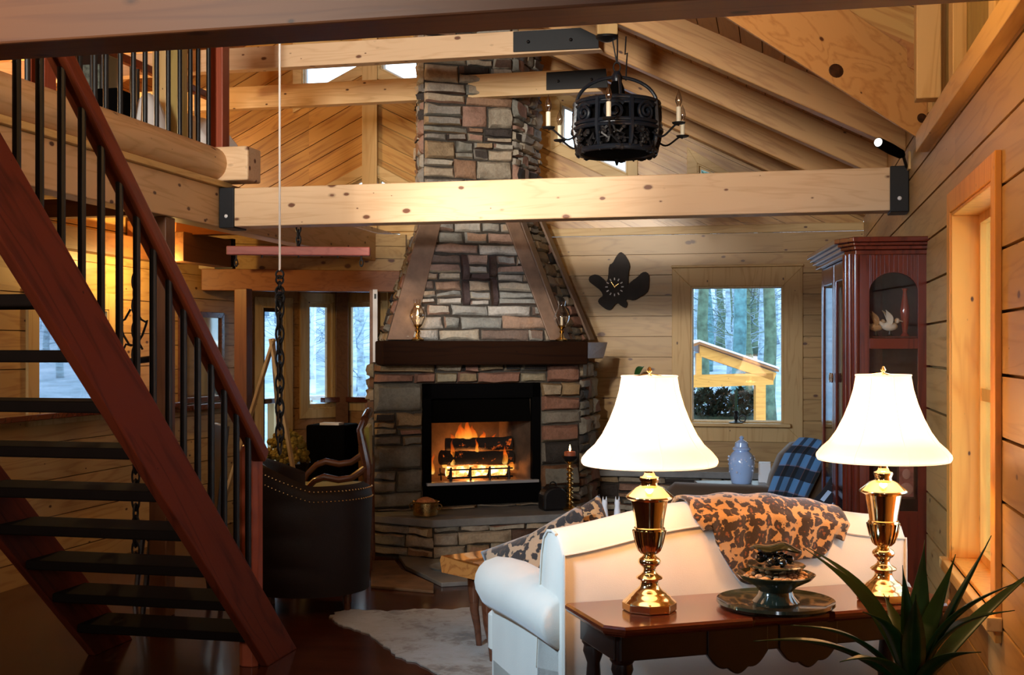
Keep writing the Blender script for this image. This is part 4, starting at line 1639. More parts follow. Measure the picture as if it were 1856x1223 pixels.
A_, B_, C_, D_ = W(322, 200, 8.9), W(374, 250, 8.9), W(378, 300, 8.9), W(306, 280, 8.9)
p = PX(370, 8.9, 0)
q_ = [Vector((v.x, v.y, max(v.z, 2.68))) for v in (A_, A_.lerp(B_, 0.5) + Vector((0, 0, 0.03)), B_, C_, D_)]
MB().prism(q_, (0.1, 0.35, 0)).build('duvet', M['bedding'], bed, world=True, bevel=0.03, seg=3)
p2 = PX(270, 8.3, 0)
mound(p2.x, p2.y, 2.71, 0.20, 0.25, 0.63, 5).build('pillow_pile', M['bedding'], bed, world=True, smooth=True)
MB().box((p.x - 0.25, p.y + 0.1, 2.69), (1.1, 0.9, 0.03)).build('mattress', M['bedding'], bed, world=True)
p = W(207, 210, 8.0)
mb = MB().box((p.x, p.y, 2.95), (0.16, 0.2, 0.7))
one(mb, 'loft_chest', M['black'], 'black box-shaped chest in the loft left of the white bedding', 'chest', bevel=0.01)
sh = thing('bookshelf', 'dark open shelf with a patterned panel in the upper left of the loft', 'shelf', W(180, 140, 8.3).xy.to_3d() + Vector((0, 0, 2.6)))
p = W(178, 150, 8.3)
MB().box((p.x, p.y, 3.1), (0.22, 0.25, 1.0)).build('carcass', M['dark_wood'], sh, world=True, bevel=0.005)
MB().box((p.x + 0.02, p.y - 0.13, 3.42), (0.15, 0.02, 0.19)).build('panel', plain('patterned_green_panel', (0.12, 0.15, 0.13), 0.6, nscale=45, namp=0.6), sh, world=True)

# ================================================================== hanging cords with chains


def chain_mesh(p, n, L, w, r):
    b = MB()
    for k in range(n):
        c = Vector(p) - Vector((0, 0, k * L * 0.72))
        R = Matrix.Rotation(pi / 2, 3, 'X')
        if k % 2:
            R = Matrix.Rotation(pi / 2, 3, 'Z') @ R
        b.torus(c, w, r, 14, 6, M=R @ Matrix.Diagonal((1, L / (2 * w), 1)))
    return b


DC = 6.4
hc = thing('hanging_chain', 'white cord ending in a black chain, hanging in front of the bay window', 'chain', W(507, 780, DC))
a, b_ = W(507, 30, DC), W(507, 490, DC)
MB().tube([a, b_], 0.0065, 8).build('cord', M['cable'], hc, world=True, smooth=True)
cz = W(507, 497, DC)
mbk = MB()
for k in range(5):
    q = cz - Vector((0, 0, 0.03 * k))
    mbk.torus(q, 0.022, 0.006, 12, 6, M=Matrix.Rotation(0.9 * k, 3, 'Z') @ Matrix.Rotation(pi / 2, 3, 'X'))
mbk.torus(W(507, 527, DC), 0.024, 0.005, 16, 6, M=Matrix.Rotation(pi / 2, 3, 'X'))
for k in range(3):
    mbk.torus(W(507, 540 + 6 * k, DC), 0.026, 0.007, 12, 6, M=Matrix.Rotation(1.1 * k, 3, 'Z') @ Matrix.Rotation(pi / 2, 3, 'X'))
mbk.build('knotted_links', M['iron'], hc, world=True, smooth=True)
chain_mesh(W(507, 560, DC), 12, 0.092, 0.0225, 0.0062).build('links', M['iron'], hc, world=True, smooth=True)
DC2 = 6.9
hc = thing('hanging_chain', 'white cord ending in a black chain, hanging behind the staircase', 'chain', W(240, 1030, DC2))
MB().tube([W(264, 60, DC2), W(256, 240, DC2), W(247, 500, DC2)], 0.007, 8).build('cord', M['cable'], hc, world=True, smooth=True)
chain_mesh(W(246, 510, DC2), 24, 0.098, 0.023, 0.0068).build('links', M['iron'], hc, world=True, smooth=True)
# iron plant hanger by that chain
ih = thing('iron_wall_bracket', 'curly black iron bracket beside the chain behind the stairs', 'bracket', W(240, 640, 7.15))
b = MB()
for sgn in (-1, 1):
    b.tube([W(241 + sgn * (4 + 22 * sin(t * 0.5)), 560 + 9 * t + 10 * sin(t * 1.3), 7.15) for t in range(10)], 0.007, 6)
b.tube([W(236, 655, 7.15), W(275, 650, 7.15)], 0.02, 8)
b.build('scroll', M['iron'], ih, world=True, smooth=True)

# hanging wooden bar with hooks
hb = thing('hanging_bar', 'reddish wooden bar with iron hooks hung from a short chain', 'bar', W(541, 455, 7.6))
A, B = W(412, 454, 7.6), W(671, 456, 7.6)
MB().beam(A, B, 0.06, 0.056).build('bar', M['red_bar'], hb, world=True, bevel=0.006)
chain_mesh(W(541, 414, 7.6), 4, 0.05, 0.015, 0.006).build('chain', M['iron'], hb, world=True, smooth=True)
for px in (428, 475, 541, 612, 655):
    b = MB()
    L = 16 if px in (428, 655) else 4
    b.tube([W(px, 462, 7.6), W(px, 465 + L * 0.5, 7.6)], 0.006, 6)
    if L > 4:
        b.torus(W(px, 476, 7.6), 0.014, 0.005, 12, 6, M=Matrix.Rotation(pi / 2, 3, 'X') @ Matrix.Diagonal((0.8, 1.5, 1)))
    b.build('hook', M['iron'], hb, world=True, smooth=True)

# ================================================================== chandelier
DL = 7.25
CC = PX(1118, DL, 0)
S_ = DL / F


def cz_(y):
    return EYE + (HOR - y) * S_


ch = thing('chandelier', 'black wrought iron basket chandelier with scrolls and candle arms', 'chandelier', (CC.x, CC.y, cz_(282)), YAW)
zt, zm, zb = cz_(190) - cz_(282), cz_(238) - cz_(282), 0.0
b = MB()
b.torus((0, 0, zt), 0.255, 0.014, 40, 8)
b.torus((0, 0, zt - 0.03), 0.258, 0.010, 40, 8)
b.torus((0, 0, zm + 0.03), 0.265, 0.012, 40, 8)
b.torus((0, 0, zm), 0.27, 0.012, 40, 8)
b.torus((0, 0, zb + 0.02), 0.235, 0.018, 40, 8)
for (r0, r1, z0, z1) in ((0.246, 0.256, zt - 0.035, zt + 0.012), (0.252, 0.262, zm - 0.006, zm + 0.04)):
    b.lathe([(r0, z0), (r1, z0), (r1, z1), (r0, z1), (r0, z0 + 1e-4)], 40)
b.build('rings', M['iron_blue'], ch, smooth=True)
for k in range(8):
    a = 2 * pi * k / 8 + 0.25
    d = Vector((cos(a), sin(a), 0))
    b = MB().tube([d * 0.256 + ZA * zt, d * 0.268 + ZA * zm, d * 0.255 + ZA * (zm * 0.45), d * 0.235 + ZA * 0.02], [0.018, 0.016, 0.014, 0.012], 6)
    b.build('rib', M['iron_blue'], ch, smooth=True)
for k in range(8):
    b = MB()
    a0_ = 2 * pi * (k + 0.5) / 8 + 0.25
    pts = []
    for i in range(34):
        t = i / 33
        an = 0.6 + t * 4.2 * pi
        rr = lerp(0.066, 0.012, t)
        u, w = rr * cos(an), rr * sin(an) * 0.95
        aa = a0_ + u / 0.26
        pts.append(Vector((cos(aa) * 0.262, sin(aa) * 0.262, (zt + zm) / 2 + w)))
    b.tube(pts, 0.0105, 6)
    b.build('scroll', M['iron_blue'], ch, smooth=True)
# vine lattice below, dense
random.seed(17)
b = MB()
for k in range(64):
    a = random.uniform(0, 2 * pi)
    pts = []
    z0 = random.uniform(0.01, zm)
    z = z0
    for i in range(7):
        t = z / zm
        rr = lerp(0.238, 0.270, max(0, min(1, t)))
        pts.append((cos(a) * rr, sin(a) * rr, z))
        a += random.uniform(-0.16, 0.16)
        z = min(max(z + random.uniform(-0.045, 0.045), 0.0), zm)
    b.tube(pts, random.uniform(0.006, 0.011), 5)
for k in range(110):
    a = random.uniform(0, 2 * pi)
    z = random.uniform(0.01, zm)
    rr = lerp(0.236, 0.268, z / zm)
    b.ball((cos(a) * rr, sin(a) * rr, z), random.uniform(0.010, 0.020), 6, 4)
b.build('vine_lattice', M['iron'], ch, smooth=True)
b = MB()
b.lathe([(0.05, -0.02), (0.205, 0.012), (0.235, zm * 0.7), (0.232, zm + 0.02), (0.20, zt - 0.03), (0.06, zt), (0.045, zt + 0.10), (0.03, zt + 0.14)], 28)
b.lathe([(0.006, -0.06), (0.014, -0.03), (0.02, -0.01), (0.01, 0.0)], 12)
b.build('centre_body', M['black'], ch, smooth=True)
# arch handle
b = MB()
R_ = 0.245
ht = cz_(140) - cz_(190)
b.tube([(R_ * cos(pi * k / 20), 0.0, zt + ht * sin(pi * k / 20)) for k in range(21)], 0.011, 8)
b.tube([(0, R_ * cos(pi * k / 20), zt + ht * sin(pi * k / 20)) for k in range(21)], 0.009, 8)
b.lathe([(0.03, zt + ht - 0.03), (0.036, zt + ht), (0.02, zt + ht + 0.035)], 12)
b.build('arch_handle', M['iron_blue'], ch, smooth=True)
# ring, links, canopy
b = MB()
b.torus((0, 0, zt + ht + 0.06), 0.026, 0.006, 18, 6, M=Matrix.Rotation(pi / 2, 3, 'X') @ Matrix.Diagonal((0.8, 1.15, 1)))
z = zt + ht + 0.085
zc = cz_(66) - cz_(282)
b.tube([(0.0, 0, z), (0.004, 0, (z + zc) / 2), (0.002, 0, zc + 0.12)], 0.0055, 6)
b.tube([(0.0, 0.004, z), (-0.026, 0.0, (z + zc) / 2 + 0.06), (-0.022, 0, zc)], 0.0045, 6)
b.tube([(0.055, 0, zt + ht - 0.02), (0.06, 0, zt + ht + 0.10), (0.064, 0, zc - 0.10), (0.050, 0, zc - 0.11), (0.056, 0, zc)], 0.005, 6)
b.torus((0.003, 0, zc + 0.13), 0.013, 0.005, 12, 6, M=Matrix.Rotation(pi / 2, 3, 'X'))
b.build('hanging_links', M['iron'], ch, smooth=True)
b = MB()
cpx = (1100 - 1118) * S_
b.lathe([(0.0, zc - 0.035), (0.03, zc - 0.03), (0.065, zc - 0.012), (0.070, zc), (0.0, zc + 0.004)], 28, (cpx, 0, 0))
b.build('canopy', M['iron'], ch, smooth=True)
b = MB().bx(cpx - 0.062, cpx + 0.062, -0.05, 0.05, zc + 0.002, zc + 0.13)
b.build('mounting_block', M['trim_z'], ch, bevel=0.004)
# candle arms
zcan = cz_(237) - cz_(282)
for deg in (101, 41, -19, -79, -139, 161):
    a = -radians(deg)
    d = Vector((cos(a), sin(a), 0))
    b = MB()
    pts = []
    for k in range(15):
        t = k / 14
        r = lerp(0.262, 0.445, t)
        zz = lerp(zm - 0.035, zcan - 0.02, t ** 2.2) - 0.06 * sin(pi * min(t * 1.12, 1)) * t - (0.02 * sin(2 * pi * t))
        pts.append(d * (r if t < 0.93 else 0.445) + ZA * zz)
    b.tube(pts, 0.0062, 6)
    arm = b.build('arm', M['iron'], ch, smooth=True)
    c = d * 0.445 + ZA * zcan
    b = MB().lathe([(0.004, -0.018), (0.036, -0.012), (0.040, -0.004), (0.012, 0.0)], 18, c)
    b.build('drip_pan', M['iron'], arm, smooth=True)
    b = MB().lathe([(0.014, -0.004), (0.0145, 0.085), (0.010, 0.088)], 14, c)
    o = b.build('candle_sleeve', M['candle'], arm, smooth=True)
    o['label'] = 'ivory candle sleeve'
    b = MB().lathe([(0.009, 0.088), (0.019, 0.115), (0.020, 0.128), (0.013, 0.155), (0.005, 0.176), (0.0, 0.19)], 14, c)
    o = b.build('bulb', M['bulb'], arm, smooth=True)

# ================================================================== spot light at the right wall
p = W(1640, 283, 6.55)
q = W(1592, 258, 6.35)
sp_ = thing('spotlight', 'small black spotlight with a lit end, fixed above the right end of the tie beam', 'spotlight', W(1640, 300, 6.6))
d = (q - p).normalized()
MB().tube([p + d * 0.02, p + d * 0.05, p.lerp(q, 0.55), q], [0.014, 0.026, 0.030, 0.027], 16).build('housing', M['black'], sp_, world=True, smooth=True)
MB().tube([q + d * -0.004, q + d * 0.008], [0.024, 0.020], 16).build('lit_lens', emis('lit_spot_lens', (1.0, 0.95, 0.85), 3), sp_, world=True)
e = W(1643, 302, 6.62)
MB().tube([p + d * 0.02, e], 0.009, 8).build('stem', M['iron'], sp_, world=True)
MB().box(e + Vector((0.035, 0, 0.03)), (0.06, 0.09, 0.10)).build('mount', M['trim_z'], sp_, world=True, bevel=0.004)
light('spotlight_beam', 'SPOT', q + d * 0.03, 8, (1, 0.88, 0.68), size=0.004, target=q + d, angle=70)

# ================================================================== leaf shaped wall clock
pp = [(990, 435), (1020, 470), (1042, 520), (1030, 570), (1028, 640), (1022, 662), (1060, 628), (1100, 600), (1128, 570), (1158, 568), (1172, 600), (1165, 690), (1140, 712), (1110, 730), (1070, 755), (1030, 745), (1008, 750), (1025, 780), (1015, 805), (990, 795), (962, 768), (935, 785), (920, 812), (900, 820), (870, 805), (830, 770), (840, 745), (868, 728), (852, 690), (800, 650), (768, 625), (775, 595), (820, 583), (860, 610), (888, 642), (902, 600), (905, 520), (930, 510), (950, 470), (972, 440)]
sm = []
for i in range(len(pp)):
    a, b2 = pp[i], pp[(i + 1) % len(pp)]
    sm.append((a[0] * 0.75 + b2[0] * 0.25, a[1] * 0.75 + b2[1] * 0.25))
    sm.append((a[0] * 0.25 + b2[0] * 0.75, a[1] * 0.25 + b2[1] * 0.75))
_sa = sum(sm[i][0] * sm[(i + 1) % len(sm)][1] - sm[(i + 1) % len(sm)][0] * sm[i][1] for i in range(len(sm)))
_of = []
for i in range(len(sm)):
    p0_, p2_ = Vector(sm[i - 1]), Vector(sm[(i + 1) % len(sm)])
    t_ = (p2_ - p0_).normalized()
    nn_ = Vector((t_.y, -t_.x)) * (1 if _sa > 0 else -1)
    _of.append((sm[i][0] + nn_.x * 3.5, sm[i][1] + nn_.y * 3.5))
sm = _of
pts = []
for x, y in sm:
    px, py = 860 + x / 3.706, 340 + y / 3.706
    X = onY(px, YB - 0.04)
    pts.append(Vector((X, YB - 0.04, zat(py, X, YB - 0.04))))
ck = thing('wall_clock', 'dark glossy leaf-shaped wooden clock on the log wall right of the chimney', 'clock', (pts[0].x, YB - 0.02, min(p.z for p in pts)))
MB().prism(pts, (0, 0.035, 0)).build('leaf_board', plain('lacquered_burl', (0.016, 0.008, 0.006), 0.42, spec=0.12, nscale=12, namp=0.5), ck, world=True, bevel=0.012, seg=3)
px, py = 860 + 945 / 3.706, 340 + 668 / 3.706
X = onY(px, YB)
Z = zat(py, X, YB)
b = MB()
for k in range(12):
    a = 2 * pi * k / 12
    b.box((X + 0.072 * sin(a), YB - 0.043, Z + 0.072 * cos(a)), (0.010, 0.006, 0.022), M=Matrix.Rotation(a, 3, 'Y'))
b.build('hour_marks', M['white'], ck, world=True)
b = MB()
b.box((X + 0.016, YB - 0.047, Z + 0.012), (0.006, 0.003, 0.05), M=Matrix.Rotation(0.9, 3, 'Y'))
b.box((X - 0.012, YB - 0.047, Z + 0.018), (0.005, 0.003, 0.06), M=Matrix.Rotation(-0.6, 3, 'Y'))
b.build('hands', M['brass_old'], ck, world=True)
# small iron hook on the wall
X = onY(1052, YB)
Z = zat(581, X, YB)
b = MB()
b.ball((X, YB - 0.02, Z + 0.012), 0.018, 10, 6)
b.tube([(X, YB, Z), (X - 0.012, YB - 0.03, Z - 0.012), (X, YB - 0.04, Z - 0.026), (X + 0.01, YB - 0.03, Z - 0.016)], 0.006, 6)
one(b, 'wall_hook', M['iron'], 'tiny black hook on the log wall just right of the hood', 'hook', smooth=True)

# ================================================================== hurricane lamps on the mantel


def hurricane(loc, lab, lit):
    h = thing('hurricane_lamp', lab, 'lamp', loc, 0, 'hurricane lamps on the mantel')
    MB().lathe([(0.048, 0.0), (0.050, 0.012), (0.02, 0.03), (0.012, 0.06), (0.022, 0.075), (0.012, 0.09), (0.018, 0.10), (0.034, 0.115), (0.036, 0.125), (0.0, 0.127)], 20).build('brass_base', M['brass_old'], h, smooth=True)
    MB().lathe([(0.010, 0.12), (0.010, 0.19), (0.004, 0.192)], 12).build('candle', M['candle'], h, smooth=True)
    MB().grid(lambda u, v: (lambda r: (r * cos(2 * pi * u), r * sin(2 * pi * u), 0.118 + 0.20 * v))(0.036 + 0.030 * sin(pi * min(v * 1.35, 1)) - 0.012 * v ** 3 + 0.012 * max(0, v - 0.85) * 6), 24, 14).build('glass_chimney', M['lamp_glass'], h, smooth=True)
    if lit:
        MB().lathe([(0.003, 0.195), (0.008, 0.207), (0.006, 0.222), (0.001, 0.24)], 10).build('flame', emis('candle_flame', (1.0, 0.62, 0.22), 9), h, smooth=True)
    return h


u = fpx(757, -0.10)
hurricane(MF @ Vector((u, -0.10, 1.632)), 'hurricane lamp with a lit candle at the left end of the mantel', True)
u = fpx(1018, -0.10)
hurricane(MF @ Vector((u, -0.10, 1.632)), 'unlit hurricane lamp with clear chimney at the right end of the mantel', False)
p = MF @ Vector((fpx(757, -0.10), -0.10, 1.86))
light('candle_light_mantel', 'POINT', p, 0.7, (1, 0.55, 0.2), size=0.02)

# brass pot, black kettle-like stone, candlestick on the hearth
HZ = 0.322
u = fpx(775, -0.42)
pt = thing('brass_pot', 'round brass pot on the hearth slab left of the firebox', 'pot', MF @ Vector((u, -0.36, HZ)))
MB().lathe([(0.075, 0.0), (0.092, 0.01), (0.098, 0.05), (0.096, 0.10), (0.104, 0.108), (0.098, 0.112), (0.088, 0.10), (0.0, 0.095)], 32).build('body', M['brass_old'], pt, smooth=True)
MB().lathe([(0.085, 0.094), (0.06, 0.125), (0.02, 0.14), (0.0, 0.142)], 20).build('contents', plain('copper_scrap', (0.5, 0.22, 0.10), 0.5, nscale=60, namp=0.5), pt, smooth=True)
b = MB()
for sx in (-1, 1):
    b.torus((sx * 0.104, 0, 0.07), 0.022, 0.005, 14, 6, M=Matrix.Rotation(pi / 2, 3, 'X'))
b.build('handles', M['brass_old'], pt, smooth=True)
u = fpx(1002, -0.33)
bk_ = thing('iron_hod', 'black round-topped iron hod on the hearth slab right of the firebox', 'hod', MF @ Vector((u, -0.33, HZ)), FRZ)
pts = [(0.10 * cos(pi * k / 12), -0.07, 0.10 + 0.085 * sin(pi * k / 12)) for k in range(13)] + [(-0.10, -0.07, 0.0), (0.10, -0.07, 0.0)]
MB().prism(pts, (0, 0.14, 0)).build('body', M['iron'], bk_, bevel=0.02, seg=3)
MB().torus((0, 0, 0.185), 0.03, 0.005, 14, 6, M=Matrix.Rotation(pi / 2, 3, 'X')).build('handle', M['iron'], bk_, smooth=True)
u = fpx(1033, -0.40)
cs = thing('candlestick', 'tall turned brass candlestick with a lit red candle on the right of the hearth', 'candlestick', MF @ Vector((u, -0.40, HZ)))
prof = [(0.055, 0), (0.058, 0.012), (0.03, 0.03)]
for k in range(8):
    z = 0.04 + k * 0.037
    prof += [(0.014, z), (0.028, z + 0.012), (0.028, z + 0.02), (0.014, z + 0.032)]
prof += [(0.012, 0.35), (0.04, 0.375), (0.05, 0.38), (0.0, 0.382)]
MB().lathe(prof, 20).build('stem', M['brass_old'], cs, smooth=True)
MB().lathe([(0.03, 0.375), (0.062, 0.41), (0.066, 0.42), (0.0, 0.425)], 20).build('bowl', M['iron'], cs, smooth=True)
MB().lathe([(0.045, 0.42), (0.045, 0.45), (0.040, 0.455), (0.0, 0.452)], 20).build('candle', plain('red_wax', (0.35, 0.09, 0.04), 0.5), cs, smooth=True)
MB().lathe([(0.003, 0.455), (0.009, 0.47), (0.006, 0.49), (0.001, 0.508)], 10).build('flame', emis('candle_flame_hearth', (1.0, 0.62, 0.25), 9), cs, smooth=True)

# ================================================================== ledge along the back wall
ld = thing('stone_ledge', 'low stone ledge with grey slab along the back wall under the window', 'ledge', (-0.7, 10.5, 0))
lx0, lx1 = onY(1062, 10.4), onY(1392, 10.4)
MB().bx(lx0, lx1, 10.30, YB - 0.01, 0.0, 0.47).build('core', M['mortar'], ld, world=True)
s = MB()
random.seed(31)
ledge(s, (lx0, 10.30, 0.0), (lx1, 10.30, 0.0), (lx1, 10.30, 0.47), (lx0, 10.30, 0.47), rows=(0.08, 0.15), lens=(0.15, 0.42), depth=(0.02, 0.045))
s.build('stones', M['stone'], ld, world=True, smooth=True, angle=50)
MB().bx(lx0, lx1 + 0.04, 10.22, YB - 0.01, 0.47, 0.525).build('slab', M['slate'], ld, world=True, bevel=0.008)

# candle on the window sill
X = onY(1334, 10.62)
cd = thing('candle_holder', 'dark green candle in a black holder on the back window sill', 'candle holder', (X, YB - 0.055, wz0 + 0.0))
MB().lathe([(0.055, 0.0), (0.065, 0.008), (0.03, 0.014), (0.012, 0.025), (0.02, 0.05), (0.014, 0.08), (0.022, 0.10), (0.016, 0.11), (0.0, 0.112)], 18).build('holder', M['iron'], cd, smooth=True)
MB().lathe([(0.011, 0.10), (0.010, 0.27), (0.003, 0.30), (0.0, 0.305)], 12).build('candle', M['wax_green'], cd, smooth=True)
MB().torus((0.055, 0, 0.04), 0.028, 0.006, 14, 6, M=Matrix.Rotation(pi / 2, 3, 'X')).build('handle', M['iron'], cd, smooth=True)

# potted plant behind the left lamp
p = PX(1165, 10.25, 0)
pl = thing('potted_plant', 'potted plant on the stone ledge, one leaf showing above the left lampshade', 'plant', (p.x, 10.5, 0.525))
MB().lathe([(0.07, 0), (0.10, 0.12), (0.105, 0.14), (0.09, 0.135), (0.0, 0.12)], 20).build('pot', M['pot_dark'], pl, smooth=True)


def leaf_blade(mb, base, tip, w, sag=0.0, side=None, n=10, fold=0.25):
    base, tip = Vector(base), Vector(tip)
    d_ = tip - base
    if side is None:
        side = d_.cross(Vector((0, 0, 1)))
        if side.length < 1e-3:
            side = Vector((1, 0, 0))
    side = Vector(side).normalized()
    up_ = side.cross(d_).normalized()
    if up_.z < 0:
        up_ = -up_
    rows = []
    for k in range(n + 1):
        t_ = k / n
        c_ = base + d_ * t_ + up_ * (sag * sin(pi * t_ * 0.9))
        ww = w * (sin(pi * min(t_ * 0.9 + 0.13, 1)) ** 0.8 if t_ < 1 else 0.02) * (1 - t_ ** 3 * 0.8)
        rows.append([c_ - side * ww + up_ * ww * fold, c_, c_ + side * ww + up_ * ww * fold])
    V = [[mb.bm.verts.new(p_) for p_ in r] for r in rows]
    for a_, b_ in zip(V, V[1:]):
        for i_ in range(2):
            mb.bm.faces.new((a_[i_], a_[i_ + 1], b_[i_ + 1], b_[i_]))


lt = W(1150, 668, 10.45)
for (bx_, tip, w_) in (((p.x, 10.5, 0.65), lt + Vector((0.06, 0, 0.01)), 0.045), ((p.x, 10.5, 0.65), Vector((p.x + 0.12, 10.45, 1.15)), 0.05), ((p.x, 10.5, 0.65), Vector((p.x - 0.1, 10.4, 1.1)), 0.05)):
    b = MB()
    stem_top = Vector(bx_).lerp(tip, 0.9) - Vector((0.06, 0, 0))
    b.tube([bx_, Vector(bx_).lerp(stem_top, 0.5) + Vector((0, 0.02, 0)), stem_top], 0.005, 6)
    leaf_blade(b, stem_top, tip + Vector((0.03, -0.01, 0.012)), w_, 0.012, side=(-0.2, 0.35, 1.0))
    b.build('leaf', M['leaf'], pl, world=True, smooth=True, solid=0.002)

# ================================================================== sofa table, sofa
TA = radians(17.5)
TRZ = TA + YAW
so = thing('sofa', 'cream camelback sofa seen from behind, facing the fireplace', 'sofa', LD(0.1755, 4.14, 0), TRZ)
SW = 1.40
MSo = MATS[so.name]


def zt_(x):
    t = (x - 0.66) / 0.52
    return 0.915 + 0.095 * exp(-(abs(t) ** 2.6) * 1.1)


def back_ring(x, ex=0.0):
    z = zt_(x)
    y0 = 0.0
    return [(x, y0, 0.06), (x, y0, 0.45), (x, y0, z - 0.078), (x, y0 + 0.014, z - 0.058), (x, y0 + 0.03, z - 0.03), (x, y0 + 0.06, z - 0.008), (x, y0 + 0.10, z), (x, y0 + 0.15, z - 0.006), (x, y0 + 0.19, z - 0.035),
            (x, y0 + 0.215, z - 0.10), (x, y0 + 0.25, z - 0.3), (x, y0 + 0.28, 0.40), (x, y0 + 0.28, 0.06)]


xs = [0.0] + [0.012] + [SW * k / 32 for k in range(1, 32)] + [SW - 0.012, SW]
rings = []
for i, x in enumerate(xs):
    r = back_ring(x)
    if i in (0, len(xs) - 1):
        r = [(x, lerp(p[1], 0.12, 0.05), p[2] - 0.006) for p in r]
    rings.append(r)
MB().loft(rings).build('back', M['cream'], so, smooth=True, angle=60)
pip = MB()
pip.tube([(0.006, -0.003, 0.07)] + [(0.006, -0.003, z) for z in (0.3, 0.6, 0.82)] + [(x if x > 0.01 else 0.006, -0.002, zt_(x) - 0.076) for x in [0.006] + [SW * k / 30 for k in range(1, 30)] + [SW - 0.006]] + [(SW - 0.006, -0.003, z) for z in (0.8, 0.4, 0.07)], 0.0055, 6)
pip.tube([(-0.002, back_ring(0)[k][1], back_ring(0)[k][2] - 0.004) for k in range(11, 4, -1)], 0.0055, 6)
pip.build('piping', M['cream'], so, smooth=True)
for sgn, x0 in ((-1, 0.0), (1, SW)):
    a = MB()
    rg = []
    for k in range(13):
        t = k / 12
        y = 0.03 + 0.012 * k if k < 2 else lerp(0.06, 0.88, (k - 2) / 10)
        r = 0.098 + 0.022 * t
        if k == 12:
            r *= 0.86
            y += 0.01
        r *= (0.90, 0.985, 1.0)[min(k, 2)]
        cx, czz = x0 - sgn * 0.040, 0.60 + 0.012 * sin(pi * t)
        ring = []
        for m_ in range(20):
            an = 2 * pi * m_ / 20
            ring.append((cx + r * cos(an) * 1.05, y, czz + r * sin(an)))
        rg.append(ring)
    a.loft(rg)
    o = a.build('arm_roll', M['cream'], so, smooth=True, angle=60)
    b = MB().bx(x0 + 0.0 if sgn < 0 else x0 - 0.15, x0 + 0.15 if sgn < 0 else x0 - 0.0, 0.03, 0.87, 0.06, 0.56)
    b.build('arm_panel', M['cream'], so, bevel=0.012, seg=3)
    f = MB().tube([(x0 - sgn * 0.055, 0.885, z) for z in (0.28, 0.32, 0.46, 0.50)], [0.02, 0.062, 0.062, 0.02], 14)
    f.build('arm_front', M['cream'], so, smooth=True)
b = MB().bx(0.0, SW, 0.20, 0.86, 0.06, 0.30)
b.build('seat_base', M['cream'], so, bevel=0.02, seg=3)
for k in range(2):
    w_ = (SW - 0.3) / 2
    c = MB().bx(0.15 + k * w_ + 0.005, 0.15 + (k + 1) * w_ - 0.005, 0.26, 0.90, 0.30, 0.46)
    c.build('seat_cushion', M['cream'], so, bevel=0.04, seg=4)
sk = MB().bx(-0.005, SW + 0.005, 0.0, 0.88, 0.012, 0.20)
sk.build('skirt', M['cream'], so, bevel=0.01)

# leopard pillows on the left of the sofa


def pillow(name, label, c, w, h, th_, R, m, group=None):
    def f(sgn):
        def g(u, v):
            x, y = u * 2 - 1, v * 2 - 1
            k = max((1 - abs(x) ** 2.6) * (1 - abs(y) ** 2.6), 0) ** 0.55
            pin = 1 - 0.10 * (1 - abs(x)) * abs(y) ** 3 - 0.0
            pin2 = 1 - 0.10 * (1 - abs(y)) * abs(x) ** 3
            return Vector(c) + R @ Vector((x * w / 2 * pin2, y * h / 2 * pin, sgn * th_ / 2 * k))
        return g
    mb = MB()
    mb.grid(f(1), 18, 18)
    mb.grid(f(-1), 18, 18)
    bmesh.ops.remove_doubles(mb.bm, verts=mb.bm.verts, dist=1e-5)
    return tag(mb.build(name, m, smooth=True, angle=180), label, 'pillow', group)


def pick(px, py, D):
    return W(px, py, D)


def frame3(p0, p1, p2):
    """rotation whose x runs p0->p1 and whose y lies towards p2"""
    x = (Vector(p1) - Vector(p0)).normalized()
    y = Vector(p2) - Vector(p0)
    y = (y - x * y.dot(x)).normalized()
    z = x.cross(y)
    return Matrix((x, y, z)).transposed()


a_, b_, c_ = W(880, 1000, 5.02), W(1045, 922, 4.76), W(1097, 1148, 4.60)
R = frame3(a_, b_, c_)
pillow('throw_pillow', 'large leopard print pillow leaning at the left end of the sofa', (a_ + b_) / 2 + R @ Vector((0.0, 0.20, 0)), (b_ - a_).length + 0.05, 0.42, 0.17, R, M['leopard'])
a_, b_ = W(1040, 925, 4.95), W(1098, 950, 4.85)
R2 = frame3(W(1030, 935, 4.95), W(1075, 905, 4.90), W(1100, 960, 4.80))
pillow('throw_pillow', 'smaller leopard print pillow whose corner shows behind the big one', W(1062, 968, 4.85), 0.24, 0.25, 0.12, R2, M['throw'])

# leopard throw over the sofa back
def throw_fn(u, v):
    x = lerp(0.50, 1.14, u)
    # v: 0 at the seat side, 1 at the hanging hem behind
    hang = lerp(0.05, 0.235, sin(pi * min(max((u - 0.08) / 0.84, 0), 1)) ** 0.6) * (1.0 + 0.25 * sin(u * 7.0))
    if u < 0.10:
        hang = 0.04
    z = zt_(x) + 0.010
    prof = [(0.24, -0.22), (0.20, -0.045), (0.15, 0.0), (0.10, 0.006), (0.055, 0.0), (0.022, -0.022), (-0.006, -0.055)]
    n_ = len(prof) - 1
    if v < 0.55:
        t = v / 0.55 * n_
        i = min(int(t), n_ - 1)
        y, dz = (lerp(prof[i][k], prof[i + 1][k], t - i) for k in (0, 1))
    else:
        t = (v - 0.55) / 0.45
        y, dz = -0.010 - 0.012 * abs(sin(u * 19 + t)), -0.055 - hang * t
    xx = x + (0.07 * (0.5 - u) * max(0, v - 0.55) * 2)
    return (xx, y, z + dz + 0.004 * sin(u * 23 + v * 5))


